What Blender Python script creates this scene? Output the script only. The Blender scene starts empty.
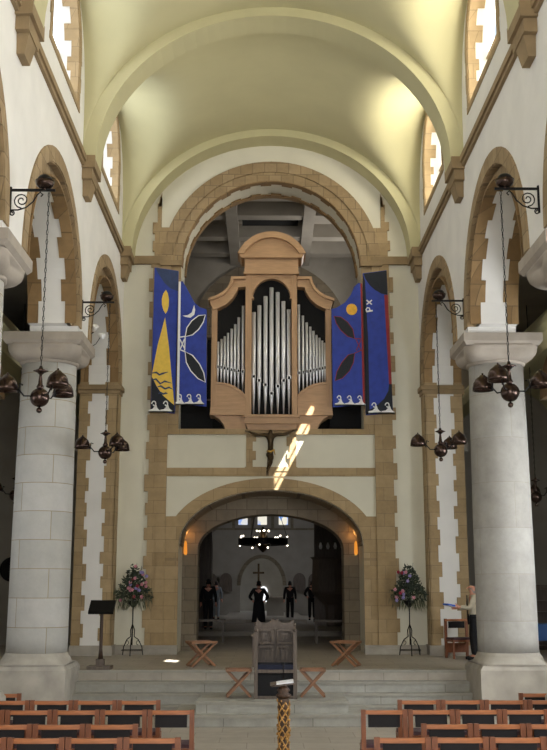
import bpy, bmesh, math, random
from math import sin, cos, pi, sqrt, radians, atan, atan2
from mathutils import Vector, Matrix
from mathutils.geometry import tessellate_polygon
random.seed(7)
sc = bpy.context.scene
C = sc.collection
# ------------------------------------------------------------------ camera
cam = bpy.data.cameras.new('camera'); camo = bpy.data.objects.new('camera', cam); C.objects.link(camo)
sc.camera = camo
cam.sensor_fit = 'VERTICAL'; cam.sensor_height = 36.0; cam.lens = 1030.0/750.0*36.0
cam.clip_end = 300
camo.location = (-0.18, 0, 2.47)
pitch = atan(211/1030.); yaw = atan(9.5/1030.*cos(pitch))
camo.rotation_euler = (pi/2+pitch, 0, -yaw)
# ------------------------------------------------------------------ view
sc.view_settings.view_transform = 'Standard'; sc.view_settings.look = 'None'
sc.view_settings.gamma = 1.0; sc.view_settings.use_curve_mapping = False
sc.view_settings.exposure = 0.0
# ------------------------------------------------------------------ world / sun
w = bpy.data.worlds.new('sky'); sc.world = w; w.use_nodes = True
w.node_tree.nodes['Background'].inputs[0].default_value = (0.75, 0.87, 1.0, 1)
w.node_tree.nodes['Background'].inputs[1].default_value = 1.0
SUN = Vector((-0.53, 0.46, -1.0)).normalized()
sl = bpy.data.lights.new('sun', 'SUN'); sl.energy = 45; sl.angle = radians(0.4); sl.color = (1, .96, .88)
so = bpy.data.objects.new('sun', sl); C.objects.link(so); so.rotation_euler = SUN.to_track_quat('-Z', 'Y').to_euler()
so.location = (20, 0, 40)

def area(name, loc, direction, sx, sy, power, col):
    l = bpy.data.lights.new(name, 'AREA'); l.shape = 'RECTANGLE'; l.size = sx; l.size_y = sy; l.energy = power; l.color = col
    o = bpy.data.objects.new(name, l); C.objects.link(o); o.location = loc
    o.rotation_euler = Vector(direction).to_track_quat('-Z', 'Z').to_euler()
    return o
def point(name, loc, power, col, r=.05):
    l = bpy.data.lights.new(name, 'POINT'); l.energy = power; l.color = col; l.shadow_soft_size = r
    o = bpy.data.objects.new(name, l); C.objects.link(o); o.location = loc; return o
WINC = [23.75, 17.95, 12.1, 6.3, 0.5]           # clerestory windows (centres along the nave)
for yc in WINC:
    area('daylight_south', (4.30, yc-.25, 12.85), (-1, 0, -.12), 1.9, 1.6, 125, (1.0, .96, .84))
    area('daylight_north', (-4.30, yc-.25, 12.85), (1, 0, -.12), 1.9, 1.6, 42, (.90, .96, 1.0))
area('daylight_west', (0, -6.5, 5.6), (0, 1, -.03), 7.0, 9, 1500, (.97, .98, 1.0))  # added frontal fill behind the camera; the west wall has no window
for yc in (17.9, 11.75, 5.6):
    area('daylight_aisle_south', (8.2, yc, 4.2), (-1, 0, -.1), 2.0, 3.0, 380, (.93, .97, 1.0))  # added fill to brighten the aisle; its outer wall has no windows
    area('daylight_aisle_north', (-8.2, yc, 4.2), (1, 0, -.1), 2.0, 3.0, 80, (.93, .97, 1.0))  # weaker added fill for the north aisle
area('daylight_tower', (3.7, 31.5, 11.5), (-1, -.1, .15), 2.0, 2.0, 150, (1.0, .95, .88))  # added fill for the tower room, no opening behind it
area('daylight_quire', (2.8, 49, 6.0), (-1, .45, -.5), 3.0, 2.0, 120, (.9, .93, 1.0))  # added fill to lift the far end of the quire

# ------------------------------------------------------------------ materials
def srgb(c):
    return tuple((x/12.92 if x <= .04045 else ((x+.055)/1.055)**2.4) for x in [v/255. for v in c])
def nt(name, rough=.7, metal=0.):
    m = bpy.data.materials.new(name); m.use_nodes = True
    b = m.node_tree.nodes['Principled BSDF']; b.inputs['Roughness'].default_value = rough; b.inputs['Metallic'].default_value = metal
    return m, m.node_tree.nodes, m.node_tree.links, b
def mat(name, col, rough=.7, metal=0., var=.12, scale=6., bump=0., stretch=(1, 1, 1)):
    m, N, L, b = nt(name, rough, metal)
    tc = N.new('ShaderNodeTexCoord'); mp = N.new('ShaderNodeMapping'); mp.inputs['Scale'].default_value = stretch
    no = N.new('ShaderNodeTexNoise'); no.inputs['Scale'].default_value = scale; no.inputs['Detail'].default_value = 5
    L.new(tc.outputs['Object'], mp.inputs[0]); L.new(mp.outputs[0], no.inputs['Vector'])
    r = N.new('ShaderNodeValToRGB'); c = Vector(srgb(col))
    r.color_ramp.elements[0].position = .3; r.color_ramp.elements[1].position = .7
    r.color_ramp.elements[0].color = (*(c*(1-var)), 1); r.color_ramp.elements[1].color = (*(c*(1+var)), 1)
    L.new(no.outputs[0], r.inputs[0]); L.new(r.outputs[0], b.inputs['Base Color'])
    if bump:
        bp = N.new('ShaderNodeBump'); bp.inputs['Strength'].default_value = bump; bp.inputs['Distance'].default_value = .02
        L.new(no.outputs[0], bp.inputs['Height']); L.new(bp.outputs[0], b.inputs['Normal'])
    return m
def stone(name, c1, c2, mortar, bw=.55, bh=.32, ms=.012, mode='flat', noise=.18, rough=.85, bump=.35, offset=.5):
    """coursed ashlar; mode flat: u = x+y, v = z ; cyl: u = angle*r ; floor: u = x, v = y"""
    m, N, L, b = nt(name, rough)
    tc = N.new('ShaderNodeTexCoord'); s = N.new('ShaderNodeSeparateXYZ'); L.new(tc.outputs['Object'], s.inputs[0])
    cb = N.new('ShaderNodeCombineXYZ')
    if mode == 'cyl':
        a = N.new('ShaderNodeMath'); a.operation = 'ARCTAN2'; L.new(s.outputs[1], a.inputs[0]); L.new(s.outputs[0], a.inputs[1])
        k = N.new('ShaderNodeMath'); k.operation = 'MULTIPLY'; k.inputs[1].default_value = .6; L.new(a.outputs[0], k.inputs[0])
        L.new(k.outputs[0], cb.inputs[0]); L.new(s.outputs[2], cb.inputs[1])
    elif mode == 'floor':
        L.new(s.outputs[0], cb.inputs[0]); L.new(s.outputs[1], cb.inputs[1])
    else:
        a = N.new('ShaderNodeMath'); a.operation = 'ADD'; L.new(s.outputs[0], a.inputs[0]); L.new(s.outputs[1], a.inputs[1])
        L.new(a.outputs[0], cb.inputs[0]); L.new(s.outputs[2], cb.inputs[1])
    br = N.new('ShaderNodeTexBrick'); br.inputs['Scale'].default_value = 1
    br.inputs['Brick Width'].default_value = bw; br.inputs['Row Height'].default_value = bh; br.inputs['Mortar Size'].default_value = ms
    br.inputs['Mortar Smooth'].default_value = .3; br.offset = offset
    br.inputs['Color1'].default_value = (*srgb(c1), 1); br.inputs['Color2'].default_value = (*srgb(c2), 1); br.inputs['Mortar'].default_value = (*srgb(mortar), 1)
    L.new(cb.outputs[0], br.inputs['Vector'])
    no = N.new('ShaderNodeTexNoise'); no.inputs['Scale'].default_value = 3.5; no.inputs['Detail'].default_value = 8; no.inputs['Roughness'].default_value = .65
    L.new(tc.outputs['Object'], no.inputs['Vector'])
    mr = N.new('ShaderNodeMapRange'); mr.inputs[1].default_value = .25; mr.inputs[2].default_value = .75; mr.inputs[3].default_value = 1-noise; mr.inputs[4].default_value = 1+noise
    L.new(no.outputs[0], mr.inputs[0])
    mx = N.new('ShaderNodeMix'); mx.data_type = 'RGBA'; mx.blend_type = 'MULTIPLY'; mx.inputs[0].default_value = 1
    L.new(br.outputs['Color'], mx.inputs[6]); L.new(mr.outputs[0], mx.inputs[7]); L.new(mx.outputs[2], b.inputs['Base Color'])
    bp = N.new('ShaderNodeBump'); bp.inputs['Strength'].default_value = bump; bp.inputs['Distance'].default_value = .02
    ad = N.new('ShaderNodeMath'); ad.operation = 'SUBTRACT'; L.new(no.outputs[0], ad.inputs[0]); L.new(br.outputs['Fac'], ad.inputs[1])
    L.new(ad.outputs[0], bp.inputs['Height']); L.new(bp.outputs[0], b.inputs['Normal'])
    return m
def emit(name, col, st, mixnoise=0):
    m = bpy.data.materials.new(name); m.use_nodes = True; N = m.node_tree.nodes; L = m.node_tree.links; N.clear()
    e = N.new('ShaderNodeEmission'); e.inputs[0].default_value = (*col, 1); e.inputs[1].default_value = st
    o = N.new('ShaderNodeOutputMaterial'); L.new(e.outputs[0], o.inputs[0])
    if mixnoise:
        no = N.new('ShaderNodeTexVoronoi'); no.inputs['Scale'].default_value = mixnoise
        tc = N.new('ShaderNodeTexCoord'); L.new(tc.outputs['Object'], no.inputs['Vector'])
        r = N.new('ShaderNodeValToRGB'); r.color_ramp.elements[0].color = (.25, .45, 1, 1); r.color_ramp.elements[1].color = (1, .95, .8, 1)
        r.color_ramp.elements[0].position = .3; r.color_ramp.elements[1].position = .55
        L.new(no.outputs['Color'], r.inputs[0]); L.new(r.outputs[0], e.inputs[0])
    return m
M = {}
M['plaster'] = mat('plaster', (222, 219, 214), .9, var=.05, scale=1.6, bump=.12)
M['eastplaster'] = mat('east_plaster', (208, 203, 184), .9, var=.04, scale=1.4, bump=.1)
M['vault'] = mat('vault_plaster', (188, 181, 142), .9, var=.04, scale=1.2, bump=.08)
M['stone'] = stone('brown_ashlar', (164, 141, 106), (150, 127, 92), (134, 115, 86), .62, .33, .008)
M['arch'] = stone('arch_stone', (156, 134, 102), (138, 116, 84), (116, 98, 72), .33, .33, .010)
M['soff'] = stone('soffit_stone', (146, 118, 80), (122, 95, 60), (104, 84, 56), .5, .42, .010)  # arch stone darkened: shade inside the arches put into the colour
M['moulding'] = mat('moulding_stone', (138, 117, 86), .85, var=.15, scale=3, bump=.3)
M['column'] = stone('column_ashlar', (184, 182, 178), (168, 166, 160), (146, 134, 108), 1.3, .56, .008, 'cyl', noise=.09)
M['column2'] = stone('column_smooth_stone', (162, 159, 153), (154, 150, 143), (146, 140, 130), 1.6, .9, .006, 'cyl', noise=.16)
M['cap'] = mat('capital_stone', (158, 148, 136), .85, var=.12, scale=3, bump=.3)
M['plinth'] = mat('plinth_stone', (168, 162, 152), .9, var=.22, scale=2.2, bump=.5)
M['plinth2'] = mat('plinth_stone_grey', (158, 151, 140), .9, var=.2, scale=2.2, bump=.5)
M['floor'] = stone('floor_slabs', (166, 158, 146), (156, 148, 136), (132, 124, 112), .9, .6, .008, 'floor', noise=.14, rough=.55, bump=.12)
M['step'] = stone('step_stone', (162, 160, 152), (150, 148, 140), (120, 117, 109), 1.6, 5., .008, 'flat', noise=.2, rough=.75, bump=.3)
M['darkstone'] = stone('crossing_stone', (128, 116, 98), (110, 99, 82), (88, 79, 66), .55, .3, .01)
M['grey'] = mat('grey_plaster', (150, 144, 134), .9, var=.1, scale=1.5, bump=.1)
M['oak'] = mat('light_oak', (170, 134, 98), .5, var=.12, scale=4, bump=.08, stretch=(6, 6, .6))
M['oakh'] = mat('light_oak_rail', (172, 136, 100), .5, var=.12, scale=4, bump=.08, stretch=(.8, 6, 6))
M['darkoak'] = mat('dark_oak', (92, 80, 70), .55, var=.25, scale=5, bump=.3, stretch=(5, 5, .6))
M['wood'] = mat('chair_wood', (168, 104, 62), .45, var=.2, scale=6, stretch=(1, 6, 6))
M['woodp'] = mat('chair_post_wood', (120, 68, 38), .45, var=.2, scale=6, stretch=(6, 6, .8))
M['stoolwood'] = mat('stool_wood', (128, 88, 58), .5, var=.2, scale=6)
M['pad'] = mat('black_upholstery', (24, 20, 22), .85, var=.2, scale=40)
M['seat'] = mat('plum_upholstery', (66, 42, 48), .85, var=.2, scale=40)
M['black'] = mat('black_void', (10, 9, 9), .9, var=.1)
M['iron'] = mat('black_iron', (22, 21, 22), .5, .6, var=.2, scale=30)
M['lampmetal'] = mat('bronze_lamp_metal', (70, 56, 50), .25, .9, var=.15, scale=8)
M['pipe'] = mat('pipe_metal', (222, 222, 226), .38, .6, var=.05, scale=12, stretch=(1, 1, .3))
M['brass'] = mat('brass_trim', (200, 160, 80), .3, .9, var=.1)
M['bronze'] = mat('dark_bronze', (62, 50, 34), .35, .85, var=.35, scale=12)
M['blue'] = mat('panel_blue', (40, 60, 146), .75, var=.18, scale=5)
M['navy'] = mat('panel_black', (24, 28, 38), .8, var=.2, scale=8)
M['slate'] = mat('panel_slate', (48, 62, 96), .8, var=.15, scale=8)
M['white'] = mat('white_paint', (226, 226, 224), .7, var=.03)
M['yellow'] = mat('yellow_paint', (226, 190, 78), .7, var=.08, scale=9)
M['gold'] = mat('gold_disc', (226, 170, 50), .6, var=.12, scale=9)
M['red'] = mat('red_paint', (134, 34, 36), .7, var=.1)
M['fish'] = mat('fish_black', (28, 32, 38), .8, var=.3, scale=40)
M['blueseat'] = mat('navy_cushion', (28, 32, 52), .9, var=.2, scale=20)
M['skin'] = mat('skin', (214, 150, 126), .6, var=.05)
M['cream'] = mat('cream_cloth', (196, 186, 164), .9, var=.1)
M['blackcloth'] = mat('black_cloth', (16, 16, 20), .9, var=.15)
M['darkcloth'] = mat('dark_cloth', (34, 32, 36), .9, var=.15)
M['palecloth'] = mat('pale_cloth', (142, 150, 158), .9, var=.1)
M['hair'] = mat('dark_hair', (26, 20, 18), .8, var=.2)
M['greyhair'] = mat('grey_hair', (150, 140, 132), .8, var=.2)
M['paper'] = mat('white_paper', (226, 226, 232), .8, var=.02)
M['bluepaper'] = mat('blue_paper', (50, 92, 190), .8, var=.1)
M['leaf'] = mat('dark_leaf', (44, 54, 40), .7, var=.4, scale=8)
M['leaf2'] = mat('grey_leaf', (92, 98, 76), .8, var=.3, scale=8)
M['pink'] = mat('pink_petal', (190, 126, 138), .7, var=.2, scale=20)
M['crimson'] = mat('crimson_petal', (134, 26, 50), .7, var=.2, scale=20)
M['lilac'] = mat('lilac_petal', (140, 128, 180), .7, var=.2, scale=20)
M['carve'] = mat('gilt_carving', (62, 42, 26), .5, .3, var=.75, scale=26, bump=.6)
M['clothblue'] = mat('blue_tablecloth', (60, 96, 150), .9, var=.1)
M['panewhite'] = emit('daylit_glass', (.90, .95, 1.0), 2.6)
M['panewarm'] = emit('daylit_warm_glass', (1.0, .97, .82), 3.0)
M['stained'] = emit('stained_glass', (1, 1, 1), .9, 3.0)
M['brightglass'] = emit('bright_glass', (.93, .96, 1.0), 1.6)
M['bulb'] = emit('bulb_glow', (1.0, .88, .68), 6.)
M['sconce'] = emit('amber_lamp_glow', (1.0, .36, .05), .8)
M['spotglow'] = emit('floodlight_glow', (1.0, .97, .9), 1.2)

# ------------------------------------------------------------------ mesh helpers
class MB:
    def __init__(s): s.v = []; s.f = []; s.m = []; s.mi = 0; s.sm = []
    def add(s, vs, fs, smooth=False):
        o = len(s.v); s.v += [tuple(v) for v in vs]
        for f in fs: s.f.append(tuple(i+o for i in f)); s.m.append(s.mi); s.sm.append(smooth)
    def box(s, x0, x1, y0, y1, z0, z1):
        vs = [(x, y, z) for z in (z0, z1) for y in (y0, y1) for x in (x0, x1)]
        s.add(vs, [(0, 2, 3, 1), (4, 5, 7, 6), (0, 1, 5, 4), (2, 6, 7, 3), (0, 4, 6, 2), (1, 3, 7, 5)])
    def hexa(s, b, t):      # two rings of 4 points
        s.add(list(b)+list(t), [(3, 2, 1, 0), (4, 5, 6, 7)]+[(i, (i+1) % 4, (i+1) % 4+4, i+4) for i in range(4)])
    def loft(s, rings, cap=True, closed=True, smooth=False):
        n = len(rings[0]); vs = [p for r in rings for p in r]; fs = []
        for k in range(len(rings)-1):
            for i in range(n if closed else n-1):
                j = (i+1) % n; fs.append((k*n+i, k*n+j, (k+1)*n+j, (k+1)*n+i))
        if cap and closed: fs += [tuple(range(n-1, -1, -1)), tuple((len(rings)-1)*n+i for i in range(n))]
        s.add(vs, fs, smooth)
    def lathe(s, prof, n=24, c=(0, 0, 0), smooth=True, cap=True):
        s.loft([[(c[0]+r*cos(2*pi*i/n), c[1]+r*sin(2*pi*i/n), c[2]+z) for i in range(n)] for r, z in prof], cap, True, smooth)
    def tube(s, pts, r, n=8, smooth=True):
        pts = [Vector(p) for p in pts]; rs = r if isinstance(r, (list, tuple)) else [r]*len(pts); rings = []
        up = Vector((0, 0, 1))
        for i, p in enumerate(pts):
            t = (pts[min(i+1, len(pts)-1)]-pts[max(i-1, 0)]).normalized()
            a = t.cross(up)
            if a.length < .05: a = t.cross(Vector((0, 1, 0)))
            a.normalize(); b = t.cross(a).normalized()
            if i and a.dot(pa) < 0: a = -a; b = -b
            pa = a
            rings.append([p+rs[i]*(cos(2*pi*k/n)*a+sin(2*pi*k/n)*b) for k in range(n)])
        s.loft(rings, True, True, smooth)
    def bar(s, p0, p1, wa, wb, ref=(0, 0, 1)):      # rectangular bar
        p0 = Vector(p0); p1 = Vector(p1); t = (p1-p0).normalized(); a = t.cross(Vector(ref)).normalized(); b = t.cross(a).normalized()
        q = [(-1, -1), (1, -1), (1, 1), (-1, 1)]
        s.hexa([p0+a*wa/2*i+b*wb/2*j for i, j in q], [p1+a*wa/2*i+b*wb/2*j for i, j in q])
    def sphere(s, c, r, n=12, k=8, sc_=(1, 1, 1)):
        s.loft([[(c[0]+sc_[0]*r*sin(pi*max(j, .02)/k if j < k else pi*.995)*cos(2*pi*i/n), c[1]+sc_[1]*r*sin(pi*max(j, .02)/k if j < k else pi*.995)*sin(2*pi*i/n), c[2]-sc_[2]*r*cos(pi*j/k)) for i in range(n)] for j in range(k+1)], True, True, True)
    def plate(s, mp, a, b, outer, holes=(), sides=True):
        """flat slab; mp(u,v,d)->xyz, from depth a to b, with holes"""
        loops = [list(outer)]+[list(h) for h in holes]
        flat = [p for l in loops for p in l]
        tri = tessellate_polygon([[Vector((p[0], p[1], 0)) for p in l] for l in loops])
        n = len(flat); vs = [mp(u, v, a) for u, v in flat]+[mp(u, v, b) for u, v in flat]
        fs = [tuple(t) for t in tri]+[tuple(i+n for i in reversed(t)) for t in tri]
        if sides:
            o = 0
            for l in loops:
                k = len(l); fs += [(o+i, o+(i+1) % k, o+(i+1) % k+n, o+i+n) for i in range(k)]; o += k
        s.add(vs, fs)
    def build(s, name, mt, parent=None, smooth=None, loc=None, rot=None):
        me = bpy.data.meshes.new(name); me.from_pydata(s.v, [], s.f)
        for m in (mt if isinstance(mt, (list, tuple)) else [mt]): me.materials.append(m)
        for p, mi, sm in zip(me.polygons, s.m, s.sm): p.material_index = mi; p.use_smooth = sm
        bm = bmesh.new(); bm.from_mesh(me); bmesh.ops.recalc_face_normals(bm, faces=bm.faces); bm.to_mesh(me); bm.free()
        o = bpy.data.objects.new(name, me); C.objects.link(o)
        if parent: o.parent = parent
        if loc: o.location = loc
        if rot: o.rotation_euler = rot
        return o
def tag(o, label=None, cat=None, group=None, kind=None):
    if label: o['label'] = label
    if cat: o['category'] = cat
    if group: o['group'] = group
    if kind: o['kind'] = kind
    return o
def struct(o): o['kind'] = 'structure'; return o
def empty(name, loc, label, cat, group=None, rz=0):
    o = bpy.data.objects.new(name, None); C.objects.link(o); o.location = loc; o.rotation_euler = (0, 0, rz); o.empty_display_size = .1
    return tag(o, label, cat, group)
def kids(o): return [c for c in bpy.data.objects if c.parent == o]
def copy_tree(o, parent=None, label=None, loc=None, rz=None):
    c = o.copy(); C.objects.link(c); c.parent = parent
    if label: c['label'] = label
    if loc is not None: c.location = loc
    if rz is not None: c.rotation_euler = (0, 0, rz)
    for ch in kids(o): copy_tree(ch, c)
    return c
def onX(x): return lambda u, v, d: (x+d, u, v)          # plane of constant x, u = y, v = z
def onY(y): return lambda u, v, d: (u, y+d, v)          # plane of constant y, u = x, v = z
def arcpts(c, zc, rx, rz, a0=0, a1=180, n=28):
    return [(c+rx*cos(radians(a0+(a1-a0)*i/n)), zc+rz*sin(radians(a0+(a1-a0)*i/n))) for i in range(n+1)]
def ring(mb, mp, c, zc, r0, r1, d0, d1, a0=0, a1=180, n=28, rz0=None, rz1=None):
    i = arcpts(c, zc, r0, rz0 or r0, a0, a1, n); o = arcpts(c, zc, r1, rz1 or r1, a0, a1, n)
    for k in range(n):
        q = [i[k], i[k+1], o[k+1], o[k]]
        mb.hexa([mp(u, v, d0) for u, v in q], [mp(u, v, d1) for u, v in q])
def quoin(mb, mp, e, wdt, z0, z1, d0, d1, side=1, jag=.11, h=.34, taper=None):
    """stone strip on edge e, growing to side, with toothed outer edge"""
    z = z0; k = 0
    while z < z1-.02:
        hh = min(h*random.uniform(.8, 1.25), z1-z)
        ww = wdt+(jag if k % 2 else 0)*random.uniform(.6, 1.1)
        if taper: ww = max(.05, ww-taper(z+hh/2))
        a, b = sorted((e, e+side*ww)); q = [(a, z), (b, z), (b, z+hh), (a, z+hh)]
        mb.hexa([mp(u, v, d0) for u, v in q], [mp(u, v, d1) for u, v in q])
        z += hh; k += 1

# ------------------------------------------------------------------ levels
P, N2, N3, L1 = .80, .60, .40, .20
YE = 26.65; XW = 3.95; XB = 4.92
ARC = [24.0, 17.9, 11.75, 5.6, -.55]; COLY = [21.0, 14.85, 8.7, 2.5]
ZS = 7.62; ZA = 7.5; RO, RM, RI = 2.62, 2.34, 2.10
STR = 11.06
# ------------------------------------------------------------------ floor and steps
mb = MB(); mb.box(-9, 9, -8, 21.4, -.3, 0); struct(mb.build('floor', M['floor']))
mb = MB(); mb.box(-4.0, 4.0, 20.85, 21.6, 0, L1); mb.box(-1.80, 1.76, 19.3, 20.85, 0, L1); struct(mb.build('trim_1', M['step']))
mb = MB(); mb.box(-4.0, 4.0, 21.08, 21.6, L1, N3); mb.box(-1.42, 1.36, 19.62, 21.08, L1, N3); struct(mb.build('trim_2', M['step']))
mb = MB(); mb.box(-4.0, 4.0, 21.36, 21.66, N3, N2)
for x in (-4.0,): pass
struct(mb.build('trim_3', M['step']))
mb = MB(); mb.box(-4.0, 4.0, 21.66, 36, -.3, P); mb.box(-9, -4.0, 21.9, 36, -.3, P); mb.box(4.0, 9, 21.9, 36, -.3, P); struct(mb.build('floor_platform', M['floor']))
mb = MB(); mb.box(-5, 5, 36, 62, -.3, .96); mb.box(-2, 1.6, 44, 62, .96, 1.1); struct(mb.build('floor_quire', M['floor']))
# step nosings
mb = MB()
for y, z in ((20.85, L1), (21.08, N3), (21.36, N2), (21.66, P)):
    mb.box(-4.0, 4.0, y-.025, y+.02, z-.05, z+.004)
mb.box(-1.82, 1.78, 19.275, 19.32, L1-.05, L1+.004); mb.box(-1.44, 1.38, 19.595, 19.64, N3-.05, N3+.004)
struct(mb.build('trim_4', mat('nosing_stone', (150, 146, 136), .7, var=.1)))

# ------------------------------------------------------------------ arcade walls, clerestory
def arch_wall_outline():
    """(y,z) outline of the arcade wall with the arches as notches in its lower edge"""
    pts = [(-7.5, STR+4.4), (-7.5, ZS-.0)]
    for c in sorted(ARC):
        a = arcpts(c, ZS, RI, RI, 180, 0, 30); pts += a
    pts += [(YE, ZS), (YE, STR+4.4)]
    return pts
WHW, WSILL, WSPR = 1.28, 12.0, 13.0
def win_hole(c, hw=WHW, sill=WSILL, spr=WSPR):
    return [(c-hw, sill), (c+hw, sill)]+arcpts(c, spr, hw, hw*1.0, 0, 180, 16)
WT = .55
for sgn, nm in ((-1, 'left'), (1, 'right')):
    X = sgn*XW; mp = onX(X); d = sgn
    # arcade zone (thick)
    out = [(-7.5, STR), (-7.5, ZA)]
    for c in sorted(ARC): out += [(c-RM, ZA)]+arcpts(c, ZS, RM, RM, 180, 0, 30)+[(c+RM, ZA)]
    out += [(YE, ZA), (YE, STR)]
    wl = MB(); wl.plate(mp, 0, d*(XB-XW), out)
    for c in ARC: ring(wl, mp, c, ZS, RI, RM+.01, d*.14, d*(XB-XW-.01), 0, 180, 30)
    wl.box(min(X, sgn*XB), max(X, sgn*XB), ARC[0]+RI, YE, .3, ZS)          # east respond
    wl.box(min(X, sgn*XB), max(X, sgn*XB), -7.5, ARC[-1]-RI, 0, ZS)        # west respond
    # clerestory zone
    wl.plate(mp, 0, d*WT, [(-7.5, STR), (YE, STR), (YE, 15.4), (-7.5, 15.4)], [win_hole(c) for c in WINC])
    struct(wl.build('wall_'+nm, M['plaster']))
    # arch mouldings
    n = 10 if sgn < 0 else 20
    for k, c in enumerate(ARC[:4]):
        r = MB()
        ring(r, mp, c, ZS, RM, RO, -d*.03, d*.02); ring(r, mp, c, ZS, RI, RM+.01, d*.12, d*.2); ring(r, mp, c, ZS, RM-.02, RM+.01, -d*.01, d*.13)
        struct(r.build('trim_%d' % (n+k), M['arch']))
        # recess the inner order: soffit stones, toothed, both edges of the soffit
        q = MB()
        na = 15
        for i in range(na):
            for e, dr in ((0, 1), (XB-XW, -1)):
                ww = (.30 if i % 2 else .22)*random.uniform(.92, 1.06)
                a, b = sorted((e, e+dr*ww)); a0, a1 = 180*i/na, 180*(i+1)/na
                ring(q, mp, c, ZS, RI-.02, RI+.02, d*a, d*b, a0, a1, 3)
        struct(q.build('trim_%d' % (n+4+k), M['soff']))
    # east respond: quoins on the jamb face, impost band
    q = MB(); yj = ARC[0]+RI
    a, b = sgn*XW, sgn*XB
    mpj = onY(yj)
    quoin(q, mpj, a-sgn*.01, .24, P, ZS, -.02, .01, sgn, .09, .36); quoin(q, mpj, b, .22, P, ZS, -.02, .01, -sgn, .09, .36)
    # nave face of respond
    mq = onX(X); q.plate(mq, -d*.03, d*.01, [(yj-.02, P), (YE-.12, P), (YE-.12, ZS), (yj-.02, ZS)])
    struct(q.build('trim_%d' % (n+8), M['stone']))
    q = MB(); x0, x1 = sorted((X-sgn*.1, sgn*(XB+.05)))
    q.box(x0, x1, yj-.1, YE-.05, ZS-.2, ZS-.08); q.box(x0+(.04 if sgn > 0 else 0), x1-(.04 if sgn < 0 else 0), yj-.05, YE-.08, ZS-.3, ZS-.2)
    struct(q.build('trim_%d' % (n+9), M['moulding']))
    q = MB(); x0, x1 = sorted((X-sgn*.06, sgn*(XB+.03))); q.box(x0, x1, yj-.06, YE, P, P+.24); struct(q.build('baseboard_'+nm, M['plinth2']))
# string courses + corbels
    s = MB()
    s.plate(onX(X), -d*.10, 0, [(-7.5, STR-.02), (YE, STR-.02), (YE, STR+.11), (-7.5, STR+.11)])
    s.plate(onX(X), -d*.06, 0, [(-7.5, STR-.1), (YE, STR-.1), (YE, STR-.02), (-7.5, STR-.02)])
    for yr in (26.15, 20.35, 14.55, 8.75, 2.95):
        y0, y1 = yr-.42, min(yr+.42, YE)
        for (dx, dy, z0, z1) in ((.27, 0, STR-.14, STR+.12), (.21, .07, STR-.36, STR-.14), ):
            xx = sorted((X, X-sgn*dx)); s.box(xx[0], xx[1], y0+dy, y1-dy, z0, z1)
        # tapered lowest block
        xa, xb = X-sgn*.19, X-sgn*.12; ya, yb = y0+.18, y1-.18
        s.hexa([(X, ya+.05, STR-.68), (xb, ya+.05, STR-.68), (xb, yb-.05, STR-.68), (X, yb-.05, STR-.68)],
               [(X, ya, STR-.36), (xa, ya, STR-.36), (xa, yb, STR-.36), (X, yb, STR-.36)])
    struct(s.build('trim_%d' % (n+30), M['moulding']))
# windows: stone surround, toothed jambs, glass
    for k, c in enumerate(WINC):
        wn = 'window_%d' % (1+k+(0 if sgn < 0 else 5))
        root = bpy.data.objects.new(wn, None); C.objects.link(root); struct(root)
        fr = MB(); hw = WHW
        ring(fr, mp, c, WSPR, hw, hw+.2, -d*.02, d*.02, 0, 180, 20)
        fr.plate(mp, -d*.02, d*.02, [(c-hw-.2, WSILL-.14), (c+hw+.2, WSILL-.14), (c+hw+.2, WSILL), (c-hw-.2, WSILL)])
        for e, s_ in ((c-hw, -1), (c+hw, 1)): quoin(fr, mp, e, .17, WSILL, WSPR, -d*.02, d*.02, s_, .05, .33)
        fr.build('surround', M['stone'], root)
        jb = MB()   # toothed reveal stones on jambs
        for e, s_ in ((c-hw, 1), (c+hw, -1)):
            mj = lambda u, v, dd, e=e, s_=s_: (u, e+s_*dd, v)
            quoin(jb, mj, X, .16, WSILL, WSPR+.1, 0, .03, sgn, .09, .26)
        for i in range(12): ring(jb, mp, c, WSPR, hw-.03, hw, 0, d*(.3 if i % 2 else .16), i*15, i*15+15, 2)
        jb.build('jamb_stones', M['stone'], root)
        pane = MB(); holes = []
        if sgn > 0 and k == 0:
            holes = [[(22.86, 12.75), (23.64, 12.75), (23.64, 13.42), (22.86, 13.42)]]  # opening added in the pane to throw a sun streak on the east wall
        if sgn > 0 and k == 1:
            holes = [[(18.2, 13.05), (18.8, 13.05), (18.8, 13.65), (18.2, 13.65)]]  # opening added in the pane to throw a sun patch on the platform
        pane.plate(onX(X+sgn*(WT-.12)), 0, d*.02, win_hole(c, hw+.01), holes)
        pane.build('pane', M['panewhite'] if sgn < 0 else M['panewarm'], root)
        br = MB(); xx = X+sgn*(WT-.14)
        br.box(min(xx, xx-sgn*.03), max(xx, xx-sgn*.03), c-.02, c+.02, WSILL, WSPR+hw*.98)
        br.box(min(xx, xx-sgn*.03), max(xx, xx-sgn*.03), c-hw, c+hw, WSPR-.02, WSPR+.02)
        br.build('glazing_bar', M['moulding'], root)
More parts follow.
